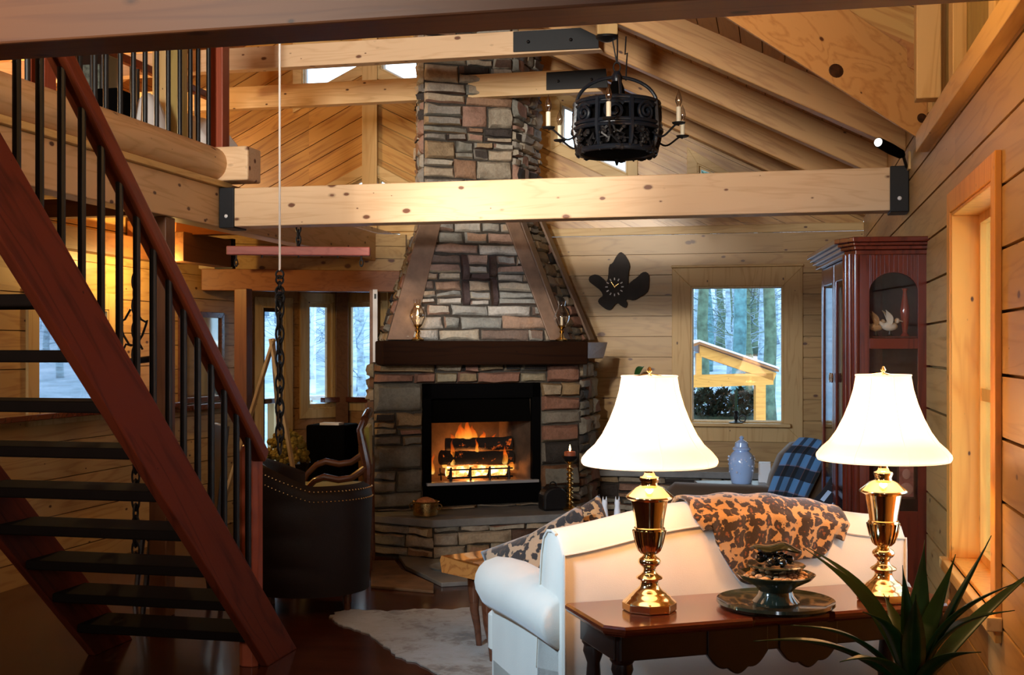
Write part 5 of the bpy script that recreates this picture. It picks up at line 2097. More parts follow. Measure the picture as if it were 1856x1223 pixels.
o = MB().grid(throw_fn, 40, 34).build('throw_blanket', M['throw'], so, smooth=True, solid=0.012, angle=180)
o.parent = None
o.matrix_world = MSo
tag(o, 'leopard print throw draped over the middle of the sofa back', 'throw')

TOx = LD(0.302, 3.70, 0)
TZ = 0.70
tb_ = thing('sofa_table', 'dark polished wood console table behind the sofa, under both lamps', 'table', TOx, TRZ)
MT = MATS[tb_.name]
TLn, TDp = 1.30, 0.40


def top_poly(i):
    c = 0.055
    pts = [(c, i), (0.50, i), (0.515, i + 0.012), (0.79, i + 0.012), (0.805, i), (TLn - c, i), (TLn - i, c + i * 0.4), (TLn - i, TDp - i), (i, TDp - i), (i, c + i * 0.4)]
    return pts


t = MB()
t.loft([[(x, y, z) for x, y in top_poly(i)] for i, z in ((0.012, TZ - 0.034), (0.004, TZ - 0.026), (0.0, TZ - 0.018), (0.0, TZ - 0.008), (0.006, TZ))])
t.build('tabletop', M['mahogany_x'], tb_)
t = MB()
t.bx(0.05, TLn - 0.05, 0.03, 0.045, TZ - 0.115, TZ - 0.034)
t.bx(0.05, TLn - 0.05, TDp - 0.045, TDp - 0.03, TZ - 0.115, TZ - 0.034)
t.bx(0.035, 0.05, 0.05, TDp - 0.05, TZ - 0.115, TZ - 0.034)
t.bx(TLn - 0.05, TLn - 0.035, 0.05, TDp - 0.05, TZ - 0.115, TZ - 0.034)
t.build('apron', M['dark_wood'], tb_, bevel=0.004)
legp = [(0.040, TZ - 0.036), (0.040, TZ - 0.12), (0.033, TZ - 0.13), (0.036, TZ - 0.15), (0.022, TZ - 0.19), (0.030, 0.40), (0.022, 0.30), (0.026, 0.16), (0.018, 0.10), (0.028, 0.05), (0.022, 0.0)][::-1]
src = None
for (x, y) in ((0.075, 0.075), (TLn - 0.075, 0.075), (0.075, TDp - 0.075), (TLn - 0.075, TDp - 0.075)):
    if src is None:
        src = MB().lathe(legp, 20).build('leg', M['dark_wood'], tb_, smooth=True)
        o = src
    else:
        o = src.copy()
        COL.objects.link(o)
    o.location = (x, y, 0)
b = MB()
for x in (0.40, 0.66):
    x0 = x + 0.06
    pr = [(x0 - 0.11, 0.024, TZ - 0.034)] + [(x0 - 0.11 + 0.22 * t / 24, 0.024, TZ - 0.115 - 0.055 * sin(pi * t / 24) - 0.014 * abs(sin(3 * pi * t / 24))) for t in range(25)] + [(x0 + 0.11, 0.024, TZ - 0.034)]
    b.prism(pr, (0, 0.024, 0))
b.build('carved_corbels', M['dark_wood'], tb_, bevel=0.004)

# ------------------------------------------------------------------ brass table lamps
Kz = 0.000487
lp = [(860, 178), (852, 186), (800, 182), (784, 165), (772, 150), (756, 140), (748, 124), (738, 118), (728, 104), (714, 84), (692, 66), (664, 60), (652, 66), (642, 90), (634, 92), (626, 84), (612, 62), (598, 46), (580, 42), (562, 50), (548, 68), (534, 77), (520, 78), (506, 70), (492, 50), (482, 42), (470, 52), (448, 70), (400, 86), (350, 98), (312, 103), (303, 107), (296, 107), (290, 97), (250, 101), (200, 110), (150, 119), (110, 126), (98, 150), (90, 166), (82, 167), (72, 158), (44, 122), (22, 98), (14, 82), (6, 62), (-8, 58), (-22, 62), (-38, 70), (-50, 66), (-56, 46), (-66, 40), (-80, 36)]
lamp_prof = [(r * Kz, (860 - y) * Kz) for y, r in lp]
shade_prof = [(-141, 452), (-150, 464), (-165, 466), (-180, 462), (-220, 430), (-270, 375), (-340, 325), (-440, 274), (-540, 235), (-640, 206), (-739, 189)]


def shade_mat():
    nt = NT('cream_lampshade')
    d = nt.add('ShaderNodeBsdfDiffuse')
    d.inputs[0].default_value = (0.86, 0.80, 0.70, 1)
    tl = nt.add('ShaderNodeBsdfTranslucent')
    tl.inputs[0].default_value = (1.0, 0.90, 0.72, 1)
    mx = nt.add('ShaderNodeMixShader')
    mx.inputs[0].default_value = 0.55
    nt.ln(d.outputs[0], mx.inputs[1])
    nt.ln(tl.outputs[0], mx.inputs[2])
    em = nt.add('ShaderNodeEmission')
    em.inputs[0].default_value = (1.0, 0.96, 0.90, 1)
    em.inputs[1].default_value = 0.34
    ad = nt.add('ShaderNodeAddShader')
    nt.ln(mx.outputs[0], ad.inputs[0])
    nt.ln(em.outputs[0], ad.inputs[1])
    nt.ln(ad.outputs[0], nt.out.inputs[0])
    return nt.m


M['shade'] = shade_mat()


def table_lamp(loc, lab):
    l = thing('table_lamp', lab, 'lamp', loc, TRZ, 'brass lamps on the sofa table')
    MB().lathe([(0.086, 0.0), (0.091, 0.004), (0.091, 0.026), (0.087, 0.034), (0.0, 0.034)], 8, ph=pi / 8).build('foot', M['brass'], l, bevel=0.003)
    MB().lathe([(r, max(z, 0.030)) for r, z in lamp_prof[2:]], 40).build('brass_body', M['brass'], l, smooth=True, angle=50)
    b = MB()
    for k in range(20):
        a = 2 * pi * k / 20
        pts = [(cos(a) * (r + 0.0015), sin(a) * (r + 0.0015), z) for r, z in [(q[1] * Kz, (860 - q[0]) * Kz) for q in ((470, 52), (448, 70), (400, 86), (350, 98), (312, 104))]]
        b.tube(pts, [0.002, 0.004, 0.005, 0.005, 0.006], 6)
    b.build('fluted_cup', M['brass'], l, smooth=True)
    zt2 = (860 + 739) * Kz
    b = MB()
    b.tube([(0, 0, 0.44), (0, 0, zt2 + 0.012)], 0.005, 8)
    b.tube([(0, 0, 0.45), (0, 0, 0.50)], 0.016, 12)
    b.lathe([(0.004, zt2 + 0.01), (0.010, zt2 + 0.018), (0.004, zt2 + 0.03), (0.0, zt2 + 0.032)], 12)
    for k in range(3):
        a = 2 * pi * k / 3 + 0.3
        b.tube([(0, 0, zt2 + 0.008), (cos(a) * 189 * Kz, sin(a) * 189 * Kz, zt2 - 0.006)], 0.0022, 6)
    b.build('stem_and_finial', M['brass'], l, smooth=True)
    sp = [(r * Kz, (860 - y) * Kz) for y, r in shade_prof]

    def sf(u, v):
        t_ = v * (len(sp) - 1)
        i_ = min(int(t_), len(sp) - 2)
        r, z = lerp(sp[i_][0], sp[i_ + 1][0], t_ - i_), lerp(sp[i_][1], sp[i_ + 1][1], t_ - i_)
        return (r * cos(2 * pi * u), r * sin(2 * pi * u), z)
    mb = MB().grid(sf, 64, 30)
    bmesh.ops.remove_doubles(mb.bm, verts=mb.bm.verts, dist=1e-5)
    s_ = mb.build('lampshade', M['shade'], l, smooth=True, angle=180)
    b = MB()
    for (r, z) in (sp[0], sp[-1]):
        b.torus((0, 0, z), r, 0.0035, 48, 6)
    for k in range(8):
        a = 2 * pi * k / 8 + 0.55
        b.tube([((r + 0.001) * cos(a), (r + 0.001) * sin(a), z) for r, z in sp], 0.0012, 4)
    b.build('shade_trim', M['shade'], s_, smooth=True)
    lo = Vector(loc) + Vector((0, 0, 0.60))
    light('lamp_bulb', 'POINT', lo, LAMP_W, (1.0, 0.47, 0.14), size=0.05)
    return l


LAMP_W = 14
p1 = PX(1177, 3.97, TZ)
p2 = PX(1601, 4.13, TZ)
table_lamp(p1, 'brass table lamp with cream bell shade, nearer the left end of the table')
table_lamp(p2, 'brass table lamp with cream bell shade, nearer the right wall and plant')

# tray, bowl, lidded piece
p = PX(1406, 4.02, TZ)
MB_ = MB().lathe([(0.0, 0.004), (0.12, 0.0), (0.185, 0.004), (0.198, 0.016), (0.196, 0.026), (0.185, 0.020), (0.165, 0.010), (0.0, 0.009)], 48, p)
one(MB_, 'round_tray', M['green_glaze'], 'round dark glossy tray on the sofa table between the lamps', 'tray', smooth=True)
bw = thing('pedestal_bowl', 'dark footed bowl standing in the middle of the round tray', 'bowl', p + Vector((0, 0, 0.010)))
MB().lathe([(0.075, 0.0), (0.078, 0.01), (0.06, 0.03), (0.055, 0.045), (0.07, 0.062), (0.12, 0.088), (0.132, 0.102), (0.127, 0.104), (0.10, 0.086), (0.0, 0.074)], 40).build('bowl', M['green_glaze'], bw, smooth=True)
random.seed(41)
b = MB()
for k in range(70):
    a, r = random.uniform(0, 2 * pi), 0.105 * sqrt(random.random())
    b.ball((p.x + r * cos(a), p.y + r * sin(a), p.z + 0.100 + random.uniform(0, 0.008)), random.uniform(0.008, 0.017), 6, 5, (1, random.uniform(0.6, 1.2), 0.6))
o = one(b, 'potpourri', plain('dried_petals', (0.45, 0.25, 0.10), 0.7, nscale=70, namp=0.7), 'dried brown petals filling the footed bowl', 'potpourri', smooth=True, kind=None) if False else b.build('potpourri', plain('dried_petals', (0.42, 0.22, 0.09), 0.7, nscale=70, namp=0.7), smooth=True)
tag(o, 'dried brown petals filling the footed bowl', 'potpourri', kind='stuff')
tp = thing('stacked_dish', 'dark green glazed dish with a leaf-shaped lid on top of the footed bowl', 'dish', p + Vector((0.0, 0.02, 0.112)))
MB().lathe([(0.055, 0.0), (0.085, 0.012), (0.10, 0.026), (0.094, 0.030), (0.05, 0.024), (0.0, 0.022)], 36).build('dish', M['green_glaze'], tp, smooth=True)
b = MB()
for k in range(22):
    a, r = random.uniform(0, 2 * pi), 0.06 * sqrt(random.random())
    b.ball((r * cos(a), r * sin(a), 0.040 + random.uniform(0, 0.02)), random.uniform(0.012, 0.02), 8, 6)
b.build('glass_beads', plain('black_beads', (0.01, 0.012, 0.012), 0.08, coat=1.0), tp, smooth=True)


def lid(u, v):
    x, y = (u * 2 - 1) * 0.085, (v * 2 - 1) * 0.055 * (1 - (u * 2 - 1) ** 4 * 0.6)
    return (x, y, 0.078 + 0.018 * (1 - (x / 0.09) ** 2) * (1 - (y / 0.06) ** 2) + 0.006 * sin(x * 60))


MB().grid(lid, 16, 8).build('leaf_lid', M['green_glaze'], tp, smooth=True, solid=0.006)

# ================================================================== spiky plant at lower right
pc = W(1655, 1240, 2.75)
pp_ = thing('yucca_plant', 'spiky green yucca in a dark planter at the lower right', 'plant', (pc.x, pc.y, 0.0))
MB().lathe([(0.12, 0.0), (0.16, 0.05), (0.165, pc.z - 0.09), (0.175, pc.z - 0.07), (0.155, pc.z - 0.07), (0.0, pc.z - 0.10)], 28).build('planter', M['pot_dark'], pp_, smooth=True)
MB().tube([(0, 0, pc.z - 0.12), (0.01, 0, pc.z + 0.03)], [0.035, 0.025], 10).build('cane', M['bark_green'], pp_, smooth=True)
tips = [(1452, 1001, 2.95, 0.024, 0.05), (1458, 1003, 3.05, 0.018, 0.07), (1362, 1174, 2.62, 0.020, 0.05), (1428, 1144, 2.70, 0.017, 0.05), (1636, 1024, 2.72, 0.020, 0.0),
        (1676, 978, 2.90, 0.022, 0.0), (1732, 1004, 2.78, 0.028, 0.0), (1797, 970, 2.70, 0.026, 0.0), (1850, 1066, 2.62, 0.026, 0.05), (1850, 1118, 2.68, 0.024, 0.06), (1560, 1120, 2.55, 0.018, 0.05),
        (1900, 1020, 2.9, 0.02, 0.02), (1660, 1080, 2.45, 0.02, 0.02), (1600, 1080, 3.0, 0.018, 0.03), (1780, 1190, 2.4, 0.02, 0.03), (1520, 1210, 2.5, 0.02, 0.04)]
for (px, py, D, w_, sag) in tips:
    tip = W(px, py, D)
    b = MB()
    hd_ = Vector((tip.x - pc.x, tip.y - pc.y, 0)) * 0.03
    leaf_blade(b, pc + hd_ + Vector((0, 0, -0.02)), tip, w_ * 1.3, sag, n=14, fold=0.45)
    b.build('leaf', M['leaf'], pp_, world=True, smooth=True, solid=0.002, angle=180)

# ================================================================== coffee table (live edge slab)
ca = thing('coffee_table', 'glossy live-edge wood slab table in front of the sofa', 'table', PX(905, 6.25, 0), TRZ)
Mc = MATS[ca.name]
e0 = Mc.inverted() @ PX(832, 5.98, 0.50)


def slab_ring(x, k):
    w_ = 0.46 + 0.04 * sin(x * 7)
    y0 = e0.y - 0.12 + 0.025 * sin(x * 11 + 1)
    sk_ = 0.06
    return [(x, y0 + 0.05, 0.395), (x, y0, 0.425), (x, y0 - 0.012, 0.45), (x, y0 + 0.02, 0.488), (x, y0 + 0.05, 0.50), (x, y0 + w_ - 0.03, 0.50), (x, y0 + w_, 0.47), (x, y0 + w_ - 0.04, 0.40)]


rg = []
for k in range(17):
    t = k / 16
    r = slab_ring(e0.x + 0.02 + 0.92 * t, k)
    if k == 0:
        r = [(p[0] - 0.05 + (0.16 if p[1] < e0.y + 0.03 else 0.0), p[1], lerp(p[2], 0.455, 0.15)) for p in r]
    rg.append(r)
MB().loft(rg).build('slab_top', M['slab_wood'], ca, smooth=True, angle=50)
for (lx, ly) in ((e0.x + 0.14, e0.y - 0.06), (e0.x + 0.80, e0.y - 0.06), (e0.x + 0.16, e0.y + 0.26), (e0.x + 0.80, e0.y + 0.26)):
    b = MB().tube([(lx, ly, 0.40), (lx - 0.012, ly - 0.01, 0.30), (lx - 0.01, ly - 0.01, 0.20), (lx + 0.01, ly, 0.10), (lx + 0.02, ly, 0.0)], [0.045, 0.032, 0.024, 0.018, 0.016], 12)
    b.build('leg', M['chair_wood'], ca, smooth=True)

# cowhide rug
rp = [(597, 1120), (612, 1110), (640, 1106), (700, 1109), (760, 1105), (820, 1106), (880, 1098), (960, 1100), (1010, 1130), (1010, 1230), (900, 1262), (800, 1225), (752, 1202), (722, 1190), (692, 1170), (668, 1150), (640, 1140), (612, 1130)]
cx_ = [FL(*p) for p in rp]
jit = []
random.seed(9)
for i in range(len(cx_)):
    a, b2 = cx_[i], cx_[(i + 1) % len(cx_)]
    for k in range(6):
        q = a.lerp(b2, k / 6)
        q += Vector((random.uniform(-1, 1), random.uniform(-1, 1), 0)) * 0.014
        jit.append(q + Vector((0, 0, 0.001)))
mb = MB().prism(jit, (0, 0, 0.007))
one(mb, 'cowhide_rug', M['cowhide'], 'brown and white cowhide rug on the floor left of the sofa', 'rug')

# ================================================================== leather barrel chair
DA = 7.0
bc = thing('leather_armchair', 'dark brown leather barrel chair with brass nailheads behind the newel post', 'armchair', PX(560, DA + 0.25, 0), YAW + radians(6))
Mb = MATS[bc.name]


def rimz(a):
    # a: angle around the back, -pi/2 nearest the camera
    k = (cos(a) * -1 + 1) / 2          # 1 on the left side
    return 0.765 + 0.30 * max(0, k - 0.45) ** 1.1


def shell(r_in, r_out, z0, top):
    mb = MB()
    rings = []
    for i in range(41):
        a = lerp(radians(-262), radians(-4), i / 40)
        c_, s_ = cos(a), sin(a)
        zt3 = rimz(a) + top
        rx = 0.36
        prof = [(r_in, z0), (r_in, zt3 - 0.03), ((r_in + r_out) / 2, zt3), (r_out, zt3 - 0.03), (r_out + 0.01, zt3 - 0.08), (r_out - 0.01, z0)]
        rings.append([(c_ * r, s_ * r * 0.92, z) for r, z in prof])
    return mb.loft(rings)


shell(0.28, 0.375, 0.12, 0.0).build('barrel_back', M['leather'], bc, smooth=True, angle=60)
MB().lathe([(0.27, 0.14), (0.285, 0.2), (0.285, 0.40), (0.25, 0.45), (0.0, 0.46)], 32).build('seat', M['leather'], bc, smooth=True)
b = MB()
for off_, zz in ((0.386, -0.085), (0.383, -0.028)):
    for i in range(70):
        a = lerp(radians(-262), radians(-4), i / 69)
        b.ball((cos(a) * off_, sin(a) * off_ * 0.92, rimz(a) + zz), 0.0055, 6, 4)
o = b.build('nailheads', M['brass'], bc, smooth=True)
o['label'] = 'rows of brass nailheads'
for a in (-150, -30, 30, 150):
    x, y = 0.27 * cos(radians(a)), 0.27 * sin(radians(a))
    MB().tube([(x, y, 0.14), (x, y, 0.03), (x, y, 0.0)], [0.028, 0.018, 0.02], 10).build('foot', M['chair_wood'], bc, smooth=True)

# carved open-arm chair with olive seat
oc = thing('open_armchair', 'carved wooden armchair with olive green seat, left of the fireplace', 'armchair', PX(598, 8.55, 0), YAW + radians(4))
S8 = 8.55 / F


def ox(px):
    return (px - 598) * S8


def ozz(py):
    return EYE + (HOR - py) * S8


seat_z = ozz(877)
MB().bx(ox(532), ox(655), -0.22, 0.25, seat_z - 0.07, seat_z - 0.005).build('seat', M['green_seat'], oc, bevel=0.025, seg=4)
MB().bx(ox(530), ox(658), -0.23, 0.26, seat_z - 0.13, seat_z - 0.065).build('seat_frame', M['chair_wood'], oc, bevel=0.008)
for yy, dy, dx in ((-0.24, 0, 8), (0.25, -16, 0)):
    pts = [(ox(552 + dx - 8), yy, seat_z - 0.03), (ox(556 + dx - 6), yy, ozz(882 + dy)), (ox(568 + dx), yy, ozz(864 + dy)), (ox(585 + dx), yy, ozz(858 + dy)), (ox(610 + dx), yy, ozz(863 + dy)), (ox(632 + dx), yy, ozz(860 + dy)), (ox(650 + dx), yy, ozz(848 + dy)), (ox(662 + dx), yy, ozz(838 + dy))]
    MB().tube(pts, [0.016, 0.02, 0.024, 0.026, 0.024, 0.024, 0.026, 0.022], 10).build('arm', M['chair_wood'], oc, smooth=True)
for yy in (-0.23, 0.24):
    pts = [(ox(672), yy, 0.0), (ox(668), yy, seat_z), (ox(668), yy, ozz(840)), (ox(660), yy, ozz(800)), (ox(655), yy, ozz(775)), (ox(664), yy, ozz(752))]
    MB().tube(pts, [0.022, 0.03, 0.036, 0.03, 0.024, 0.018], 10).build('back_post', M['chair_wood'], oc, smooth=True)
    MB().tube([(ox(540), yy, 0.0), (ox(538), yy, 0.25), (ox(540), yy, seat_z - 0.1)], [0.016, 0.024, 0.03], 10).build('front_leg', M['chair_wood'], oc, smooth=True)
b = MB()
b.tube([(ox(664), -0.25, ozz(756)), (ox(668), -0.1, ozz(746)), (ox(668), 0.1, ozz(746)), (ox(664), 0.26, ozz(756))], 0.028, 10)
b.build('crest_rail', M['chair_wood'], oc, smooth=True)
MB().bx(ox(662), ox(672), -0.2, 0.21, ozz(850), ozz(770)).build('back_pad', M['green_seat'], oc, bevel=0.02)

# black cabinet below the bay
p = PX(604, 10.1, 0)
bxk = thing('box_cabinet', 'black box-shaped cabinet with a pale strip on its top edge below the bay window', 'cabinet', (p.x, p.y, 0), YAW - radians(12))
S1 = 10.1 / F
MB().bx(-38 * S1, 36 * S1, -0.18, 0.18, 0.0, EYE - (768 - HOR) * S1).build('body', M['black'], bxk, bevel=0.02)
MB().bx(-12 * S1, 24 * S1, -0.17, -0.05, EYE - (768 - HOR) * S1, EYE - (764 - HOR) * S1).build('top_strip', M['white'], bxk)

# flowers in a dark pot
p = PX(520, 9.35, 0)
S9 = 9.35 / F
fpot = thing('flower_pot', 'yellow chrysanthemums in a dark pot on a stand by the bay window', 'flowers', (p.x, p.y, 0))
zr = EYE - (838 - HOR) * S9
MB().lathe([(0.13, 0.0), (0.10, 0.05), (0.10, zr - 0.30), (0.12, zr - 0.26), (0.17, zr - 0.05), (0.185, zr), (0.16, zr - 0.01), (0, zr - 0.03)], 24).build('pot', M['pot_dark'], fpot, smooth=True)
random.seed(77)
b = MB()
for k in range(210):
    a, e_ = random.uniform(0, 2 * pi), random.uniform(-0.1, 1.5)
    r = random.uniform(0.82, 1.0)
    b.ball((0.17 * r * cos(a) * cos(e_), 0.17 * r * sin(a) * cos(e_), zr + 0.03 + 0.22 * r * sin(e_)), random.uniform(0.016, 0.03), 6, 4)
o = b.build('blooms', M['mum'], fpot, smooth=True)
o['kind'] = 'stuff'

# wooden easel in front of the bay window
ea = thing('easel', 'pale wooden A-frame easel in front of the bay window', 'easel', PX(492, 8.9, 0))
ap = W(493, 626, 8.9)
for q, yy in ((W(424, 850, 8.8), 0), (W(538, 890, 8.75), 0.0), (W(506, 800, 9.3), 0.02)):
    dd = (q - ap).normalized()
    foot = ap + dd * (ap.z / -dd.z)
    MB().beam(ap - dd * 0.05 + Vector((0, yy, 0)), foot + Vector((0, yy, 0.003)), 0.022, 0.045, up=(0, 1, 0)).build('leg', M['easel'], ea, world=True, bevel=0.003)

# panelled door leaf whose white edge shows beside the chimney
A = W(680, 600, 9.85)
dl = Vector((A.x, A.y, 0)).normalized()
sd_ = Vector((dl.y, -dl.x, 0))
cen = Vector((A.x, A.y, 0)) + dl * 0.36
mb = MB().box((cen.x, cen.y, 1.03), (0.72, 0.042, 2.06), rz=atan2(dl.y, dl.x) + radians(-4))
o = struct(mb.build('door_1', M['beam_brown_y'], bevel=0.004))
MATS[o.name] = Matrix.Translation(o.location)
e_ = Vector((A.x, A.y, 0)) - dl * 0.003
w_ = MB().box((e_.x, e_.y, 1.03), (0.008, 0.038, 2.06), rz=atan2(dl.y, dl.x) + radians(-4))
q_ = w_.build('edge_strip', M['white'], o, world=True)
q_['label'] = 'white door edge'
w_ = MB().box((e_.x - dl.x * 0.006, e_.y - dl.y * 0.006, zat(537, A.x, A.y)), (0.006, 0.016, 0.04), rz=atan2(dl.y, dl.x))
w_.build('latch', M['iron'], o, world=True)

# framed panel between the stair balusters on the bay wall
(A0, U0_, N0, _) = bayA
pf = thing('framed_mirror', 'dark framed glass panel on the wall between the stair balusters', 'mirror', A0 + U0_ * 0.75 + ZA * 1.12)


def bw_(s_, z, d_=0.0):
    return A0 + U0_ * s_ + ZA * z + N0 * d_


def bs(px):
    t_ = th(px)
    d_ = Vector((tan(t_), 1, 0))
    det = U0_.x * (-d_.y) - U0_.y * (-d_.x)
    return ((-A0.x) * (-d_.y) - (-A0.y) * (-d_.x)) / det


s0_, s1_ = bs(322), bs(402)
b = MB()
poly_trim(b, A0, U0_, ZA, N0, rect(s0_ + 0.05, s1_ - 0.05, 1.16, 1.84), 0.05, 0.03)
b.build('frame', M['chair_wood'], pf, world=True, bevel=0.004)
b = MB().prism([bw_(s0_ + 0.05, 1.16, 0.004), bw_(s1_ - 0.05, 1.16, 0.004), bw_(s1_ - 0.05, 1.84, 0.004), bw_(s0_ + 0.05, 1.84, 0.004)], N0 * 0.006)
b.build('glass', plain('mirror_glass', (0.55, 0.50, 0.42), 0.06, metal=0.9), pf, world=True)

# ================================================================== curio cabinet against the right wall
c0 = PX(1557, 5.90, 0)
c1 = PX(1686, 5.86, 0)
ex = (c1 - c0)
CWd = ex.length
CRZ = atan2(ex.y, ex.x)
cu = thing('curio_cabinet', 'tall red mahogany curio cabinet with arched glass side beside the right wall', 'cabinet', c0, CRZ)
S5 = 5.9 / F


def kz(py):
    return EYE + (HOR - py) * S5


CL, CH = 1.15, kz(452)
b = MB()
# carcass: back, bottom, far side, front stiles
b.bx(CWd - 0.02, CWd, 0.0, CL, 0.0, CH)
b.bx(0.0, CWd, 0.02, CL, 0.06, 0.10)
b.bx(0.0, CWd, CL - 0.03, CL, 0.0, CH)
b.bx(0.0, CWd, 0.02, CL, CH - 0.03, CH)
b.bx(0.0, CWd, 0.02, CL - 0.02, kz(940) - 0.02, kz(930))
b.build('carcass', M['mahogany'], cu, bevel=0.003)
# side frame facing the camera with arched opening
xa, xb = (1576 - 1557) / 129 * CWd, (1664 - 1557) / 129 * CWd
b = MB()
b.bx(0, xa, 0, 0.022, 0.0, CH)
b.bx(xb, CWd, 0, 0.022, 0.0, CH)
b.bx(xa, xb, 0, 0.022, kz(632), kz(613))
b.bx(xa, xb, 0, 0.022, 0.0, kz(925))
b.bx(xa, xb, 0, 0.022, kz(800), kz(786))
xm, ra = (xa + xb) / 2, (xb - xa) / 2
zs, zt4 = kz(530), kz(494)
arc = [(xb, 0, zs)] + [(xm + ra * cos(pi * k / 16), 0, zs + (zt4 - zs) * sin(pi * k / 16)) for k in range(1, 16)] + [(xa, 0, zs)]
for k in range(16):
    p_, q_ = arc[k], arc[k + 1]
    b.prism([p_, (p_[0], 0, CH), (q_[0], 0, CH), q_], (0, 0.022, 0))
b.build('side_frame', M['mahogany'], cu, bevel=0.002)
MB().bx(xa, xb, 0.008, 0.012, kz(925), kz(494)).build('side_glass', M['door_glass'], cu)
# canted corner pilasters
b = MB()
for k, (x, y) in enumerate(((-0.012, 0.012), (-0.034, 0.05), (-0.045, 0.10))):
    b.tube([(x, y, 0.0), (x, y, CH - 0.02)], 0.020, 12)
b.bx(-0.02, 0.01, 0.02, 0.14, 0.0, CH)
b.build('corner_pilaster', M['mahogany'], cu, smooth=True)
# front doors (left facing)
for k in range(2):
    y0, y1 = 0.15 + k * 0.48, 0.15 + (k + 1) * 0.48 - 0.008
    d_ = MB()
    d_.bx(-0.03, -0.008, y0, y0 + 0.06, 0.12, CH - 0.03)
    d_.bx(-0.03, -0.008, y1 - 0.06, y1, 0.12, CH - 0.03)
    d_.bx(-0.03, -0.008, y0 + 0.06, y1 - 0.06, 0.12, 0.22)
    d_.bx(-0.03, -0.008, y0 + 0.06, y1 - 0.06, CH - 0.13, CH - 0.03)
    dr = d_.build('door', M['mahogany'], cu, bevel=0.003)
    MB().bx(-0.022, -0.018, y0 + 0.06, y1 - 0.06, 0.22, CH - 0.13).build('door_glass', M['door_glass'], dr)
    yk = y1 - 0.03 if k == 0 else y0 + 0.03
    MB().torus((-0.045, yk, kz(690)), 0.022, 0.005, 14, 6, M=Matrix.Rotation(pi / 2, 3, 'Y')).build('door_pull', M['brass'], dr, smooth=True)
# cornice
b = MB()
for ov, z0, z1 in ((0.012, kz(462), kz(453)), (0.030, kz(453), kz(446)), (0.045, kz(446), kz(440)), (0.062, kz(440), kz(431))):
    b.prism([(-0.045 - ov, 0.10 - ov * 0.3, z0), (-0.015 - ov * 0.4, -ov, z0), (CWd, -ov, z0), (CWd, CL, z0), (-0.045 - ov, CL, z0)], (0, 0, z1 - z0))
b.build('cornice', M['mahogany'], cu, bevel=0.004)
# glass shelves
for zsh in (kz(612), kz(786)):
    MB().bx(0.01, CWd - 0.03, 0.03, CL - 0.04, zsh, zsh + 0.008).build('shelf', M['lamp_glass'] if zsh < kz(700) else M['mahogany'], cu)
MCu = MATS[cu.name]


def in_cab(px, py, y):
    return MCu @ Vector(((px - 1557) / 129 * CWd, y, kz(py)))


# porcelain figures in the cabinet
def bird(loc, lab, mat, s_):
    f = thing('figurine', lab, 'figurine', loc, CRZ, 'figurines in the curio cabinet')
    b_ = MB()
    b_.lathe([(0.02 * s_, 0), (0.024 * s_, 0.006 * s_), (0.008 * s_, 0.02 * s_), (0.006 * s_, 0.04 * s_)], 14)
    b_.build('base', M['dark_wood'], f, smooth=True)
    b_ = MB()
    b_.ball((0, 0, 0.06 * s_), 0.026 * s_, 12, 8, (1.5, 0.8, 0.9))
    b_.ball((0.035 * s_, 0, 0.088 * s_), 0.014 * s_, 10, 8)
    b_.tube([(0.048 * s_, 0, 0.088 * s_), (0.064 * s_, 0, 0.084 * s_)], [0.004 * s_, 0.001], 6)
    b_.tube([(-0.03 * s_, 0, 0.065 * s_), (-0.075 * s_, 0, 0.10 * s_)], [0.012 * s_, 0.004 * s_], 8)
    b_.build('body', mat, f, smooth=True)
    for sg in (-1, 1):
        b_ = MB()
        leaf_blade(b_, (0.0, sg * 0.018 * s_, 0.07 * s_), (-0.03 * s_, sg * 0.05 * s_, 0.14 * s_), 0.02 * s_, 0.01 * s_, n=6)
        b_.build('wing', mat, f, smooth=True, solid=0.003)
    return f


por = plain('cream_porcelain', (0.72, 0.55, 0.36), 0.15, coat=0.6)
red_p = plain('red_porcelain', (0.42, 0.06, 0.03), 0.2, coat=0.5)
zz1, zz2 = 613, 786
bird(in_cab(1594, zz1, 0.09), 'cream porcelain bird on the upper cabinet shelf, at the left of the glass', por, 0.95)
bird(in_cab(1618, zz1, 0.07), 'white-winged porcelain bird in the middle of the upper cabinet shelf', plain('white_porcelain', (0.82, 0.74, 0.60), 0.15, coat=0.6), 1.0)
bird(in_cab(1620, zz2, 0.10), 'red porcelain bird on the lower cabinet shelf, above the right lampshade', red_p, 1.8)
f = thing('glass_vase', 'slim cut glass vase on the upper cabinet shelf, at the right of the glass', 'vase', in_cab(1648, zz1, 0.10))
MB().lathe([(0.024, 0.0), (0.026, 0.01), (0.012, 0.03), (0.02, 0.08), (0.024, 0.14), (0.014, 0.20), (0.010, 0.235), (0.016, 0.25), (0.0, 0.25)], 16).build('body', plain('ruby_glass', (0.30, 0.05, 0.03), 0.08, coat=1.0), f, smooth=True)
f = thing('framed_portrait', 'small framed portrait of a person in the cabinet behind the right lamp', 'picture', in_cab(1646, 905, 0.05), CRZ)
MB().bx(-0.045, 0.045, -0.008, 0.008, 0.0, 0.20).build('frame', M['chair_wood'], f, bevel=0.003)
MB().bx(-0.035, 0.035, -0.012, -0.008, 0.012, 0.188).build('picture', plain('faded_rose_print', (0.40, 0.13, 0.09), 0.6, nscale=40, namp=0.4), f)
b = MB()
b.ball((0, -0.0125, 0.125), 0.02, 12, 8, (1, 0.12, 1.3))
b.ball((0, -0.0125, 0.05), 0.032, 12, 8, (1, 0.1, 1.0))
b.build('painted_figure', plain('pale_rose', (0.62, 0.32, 0.24), 0.6), f, smooth=True)

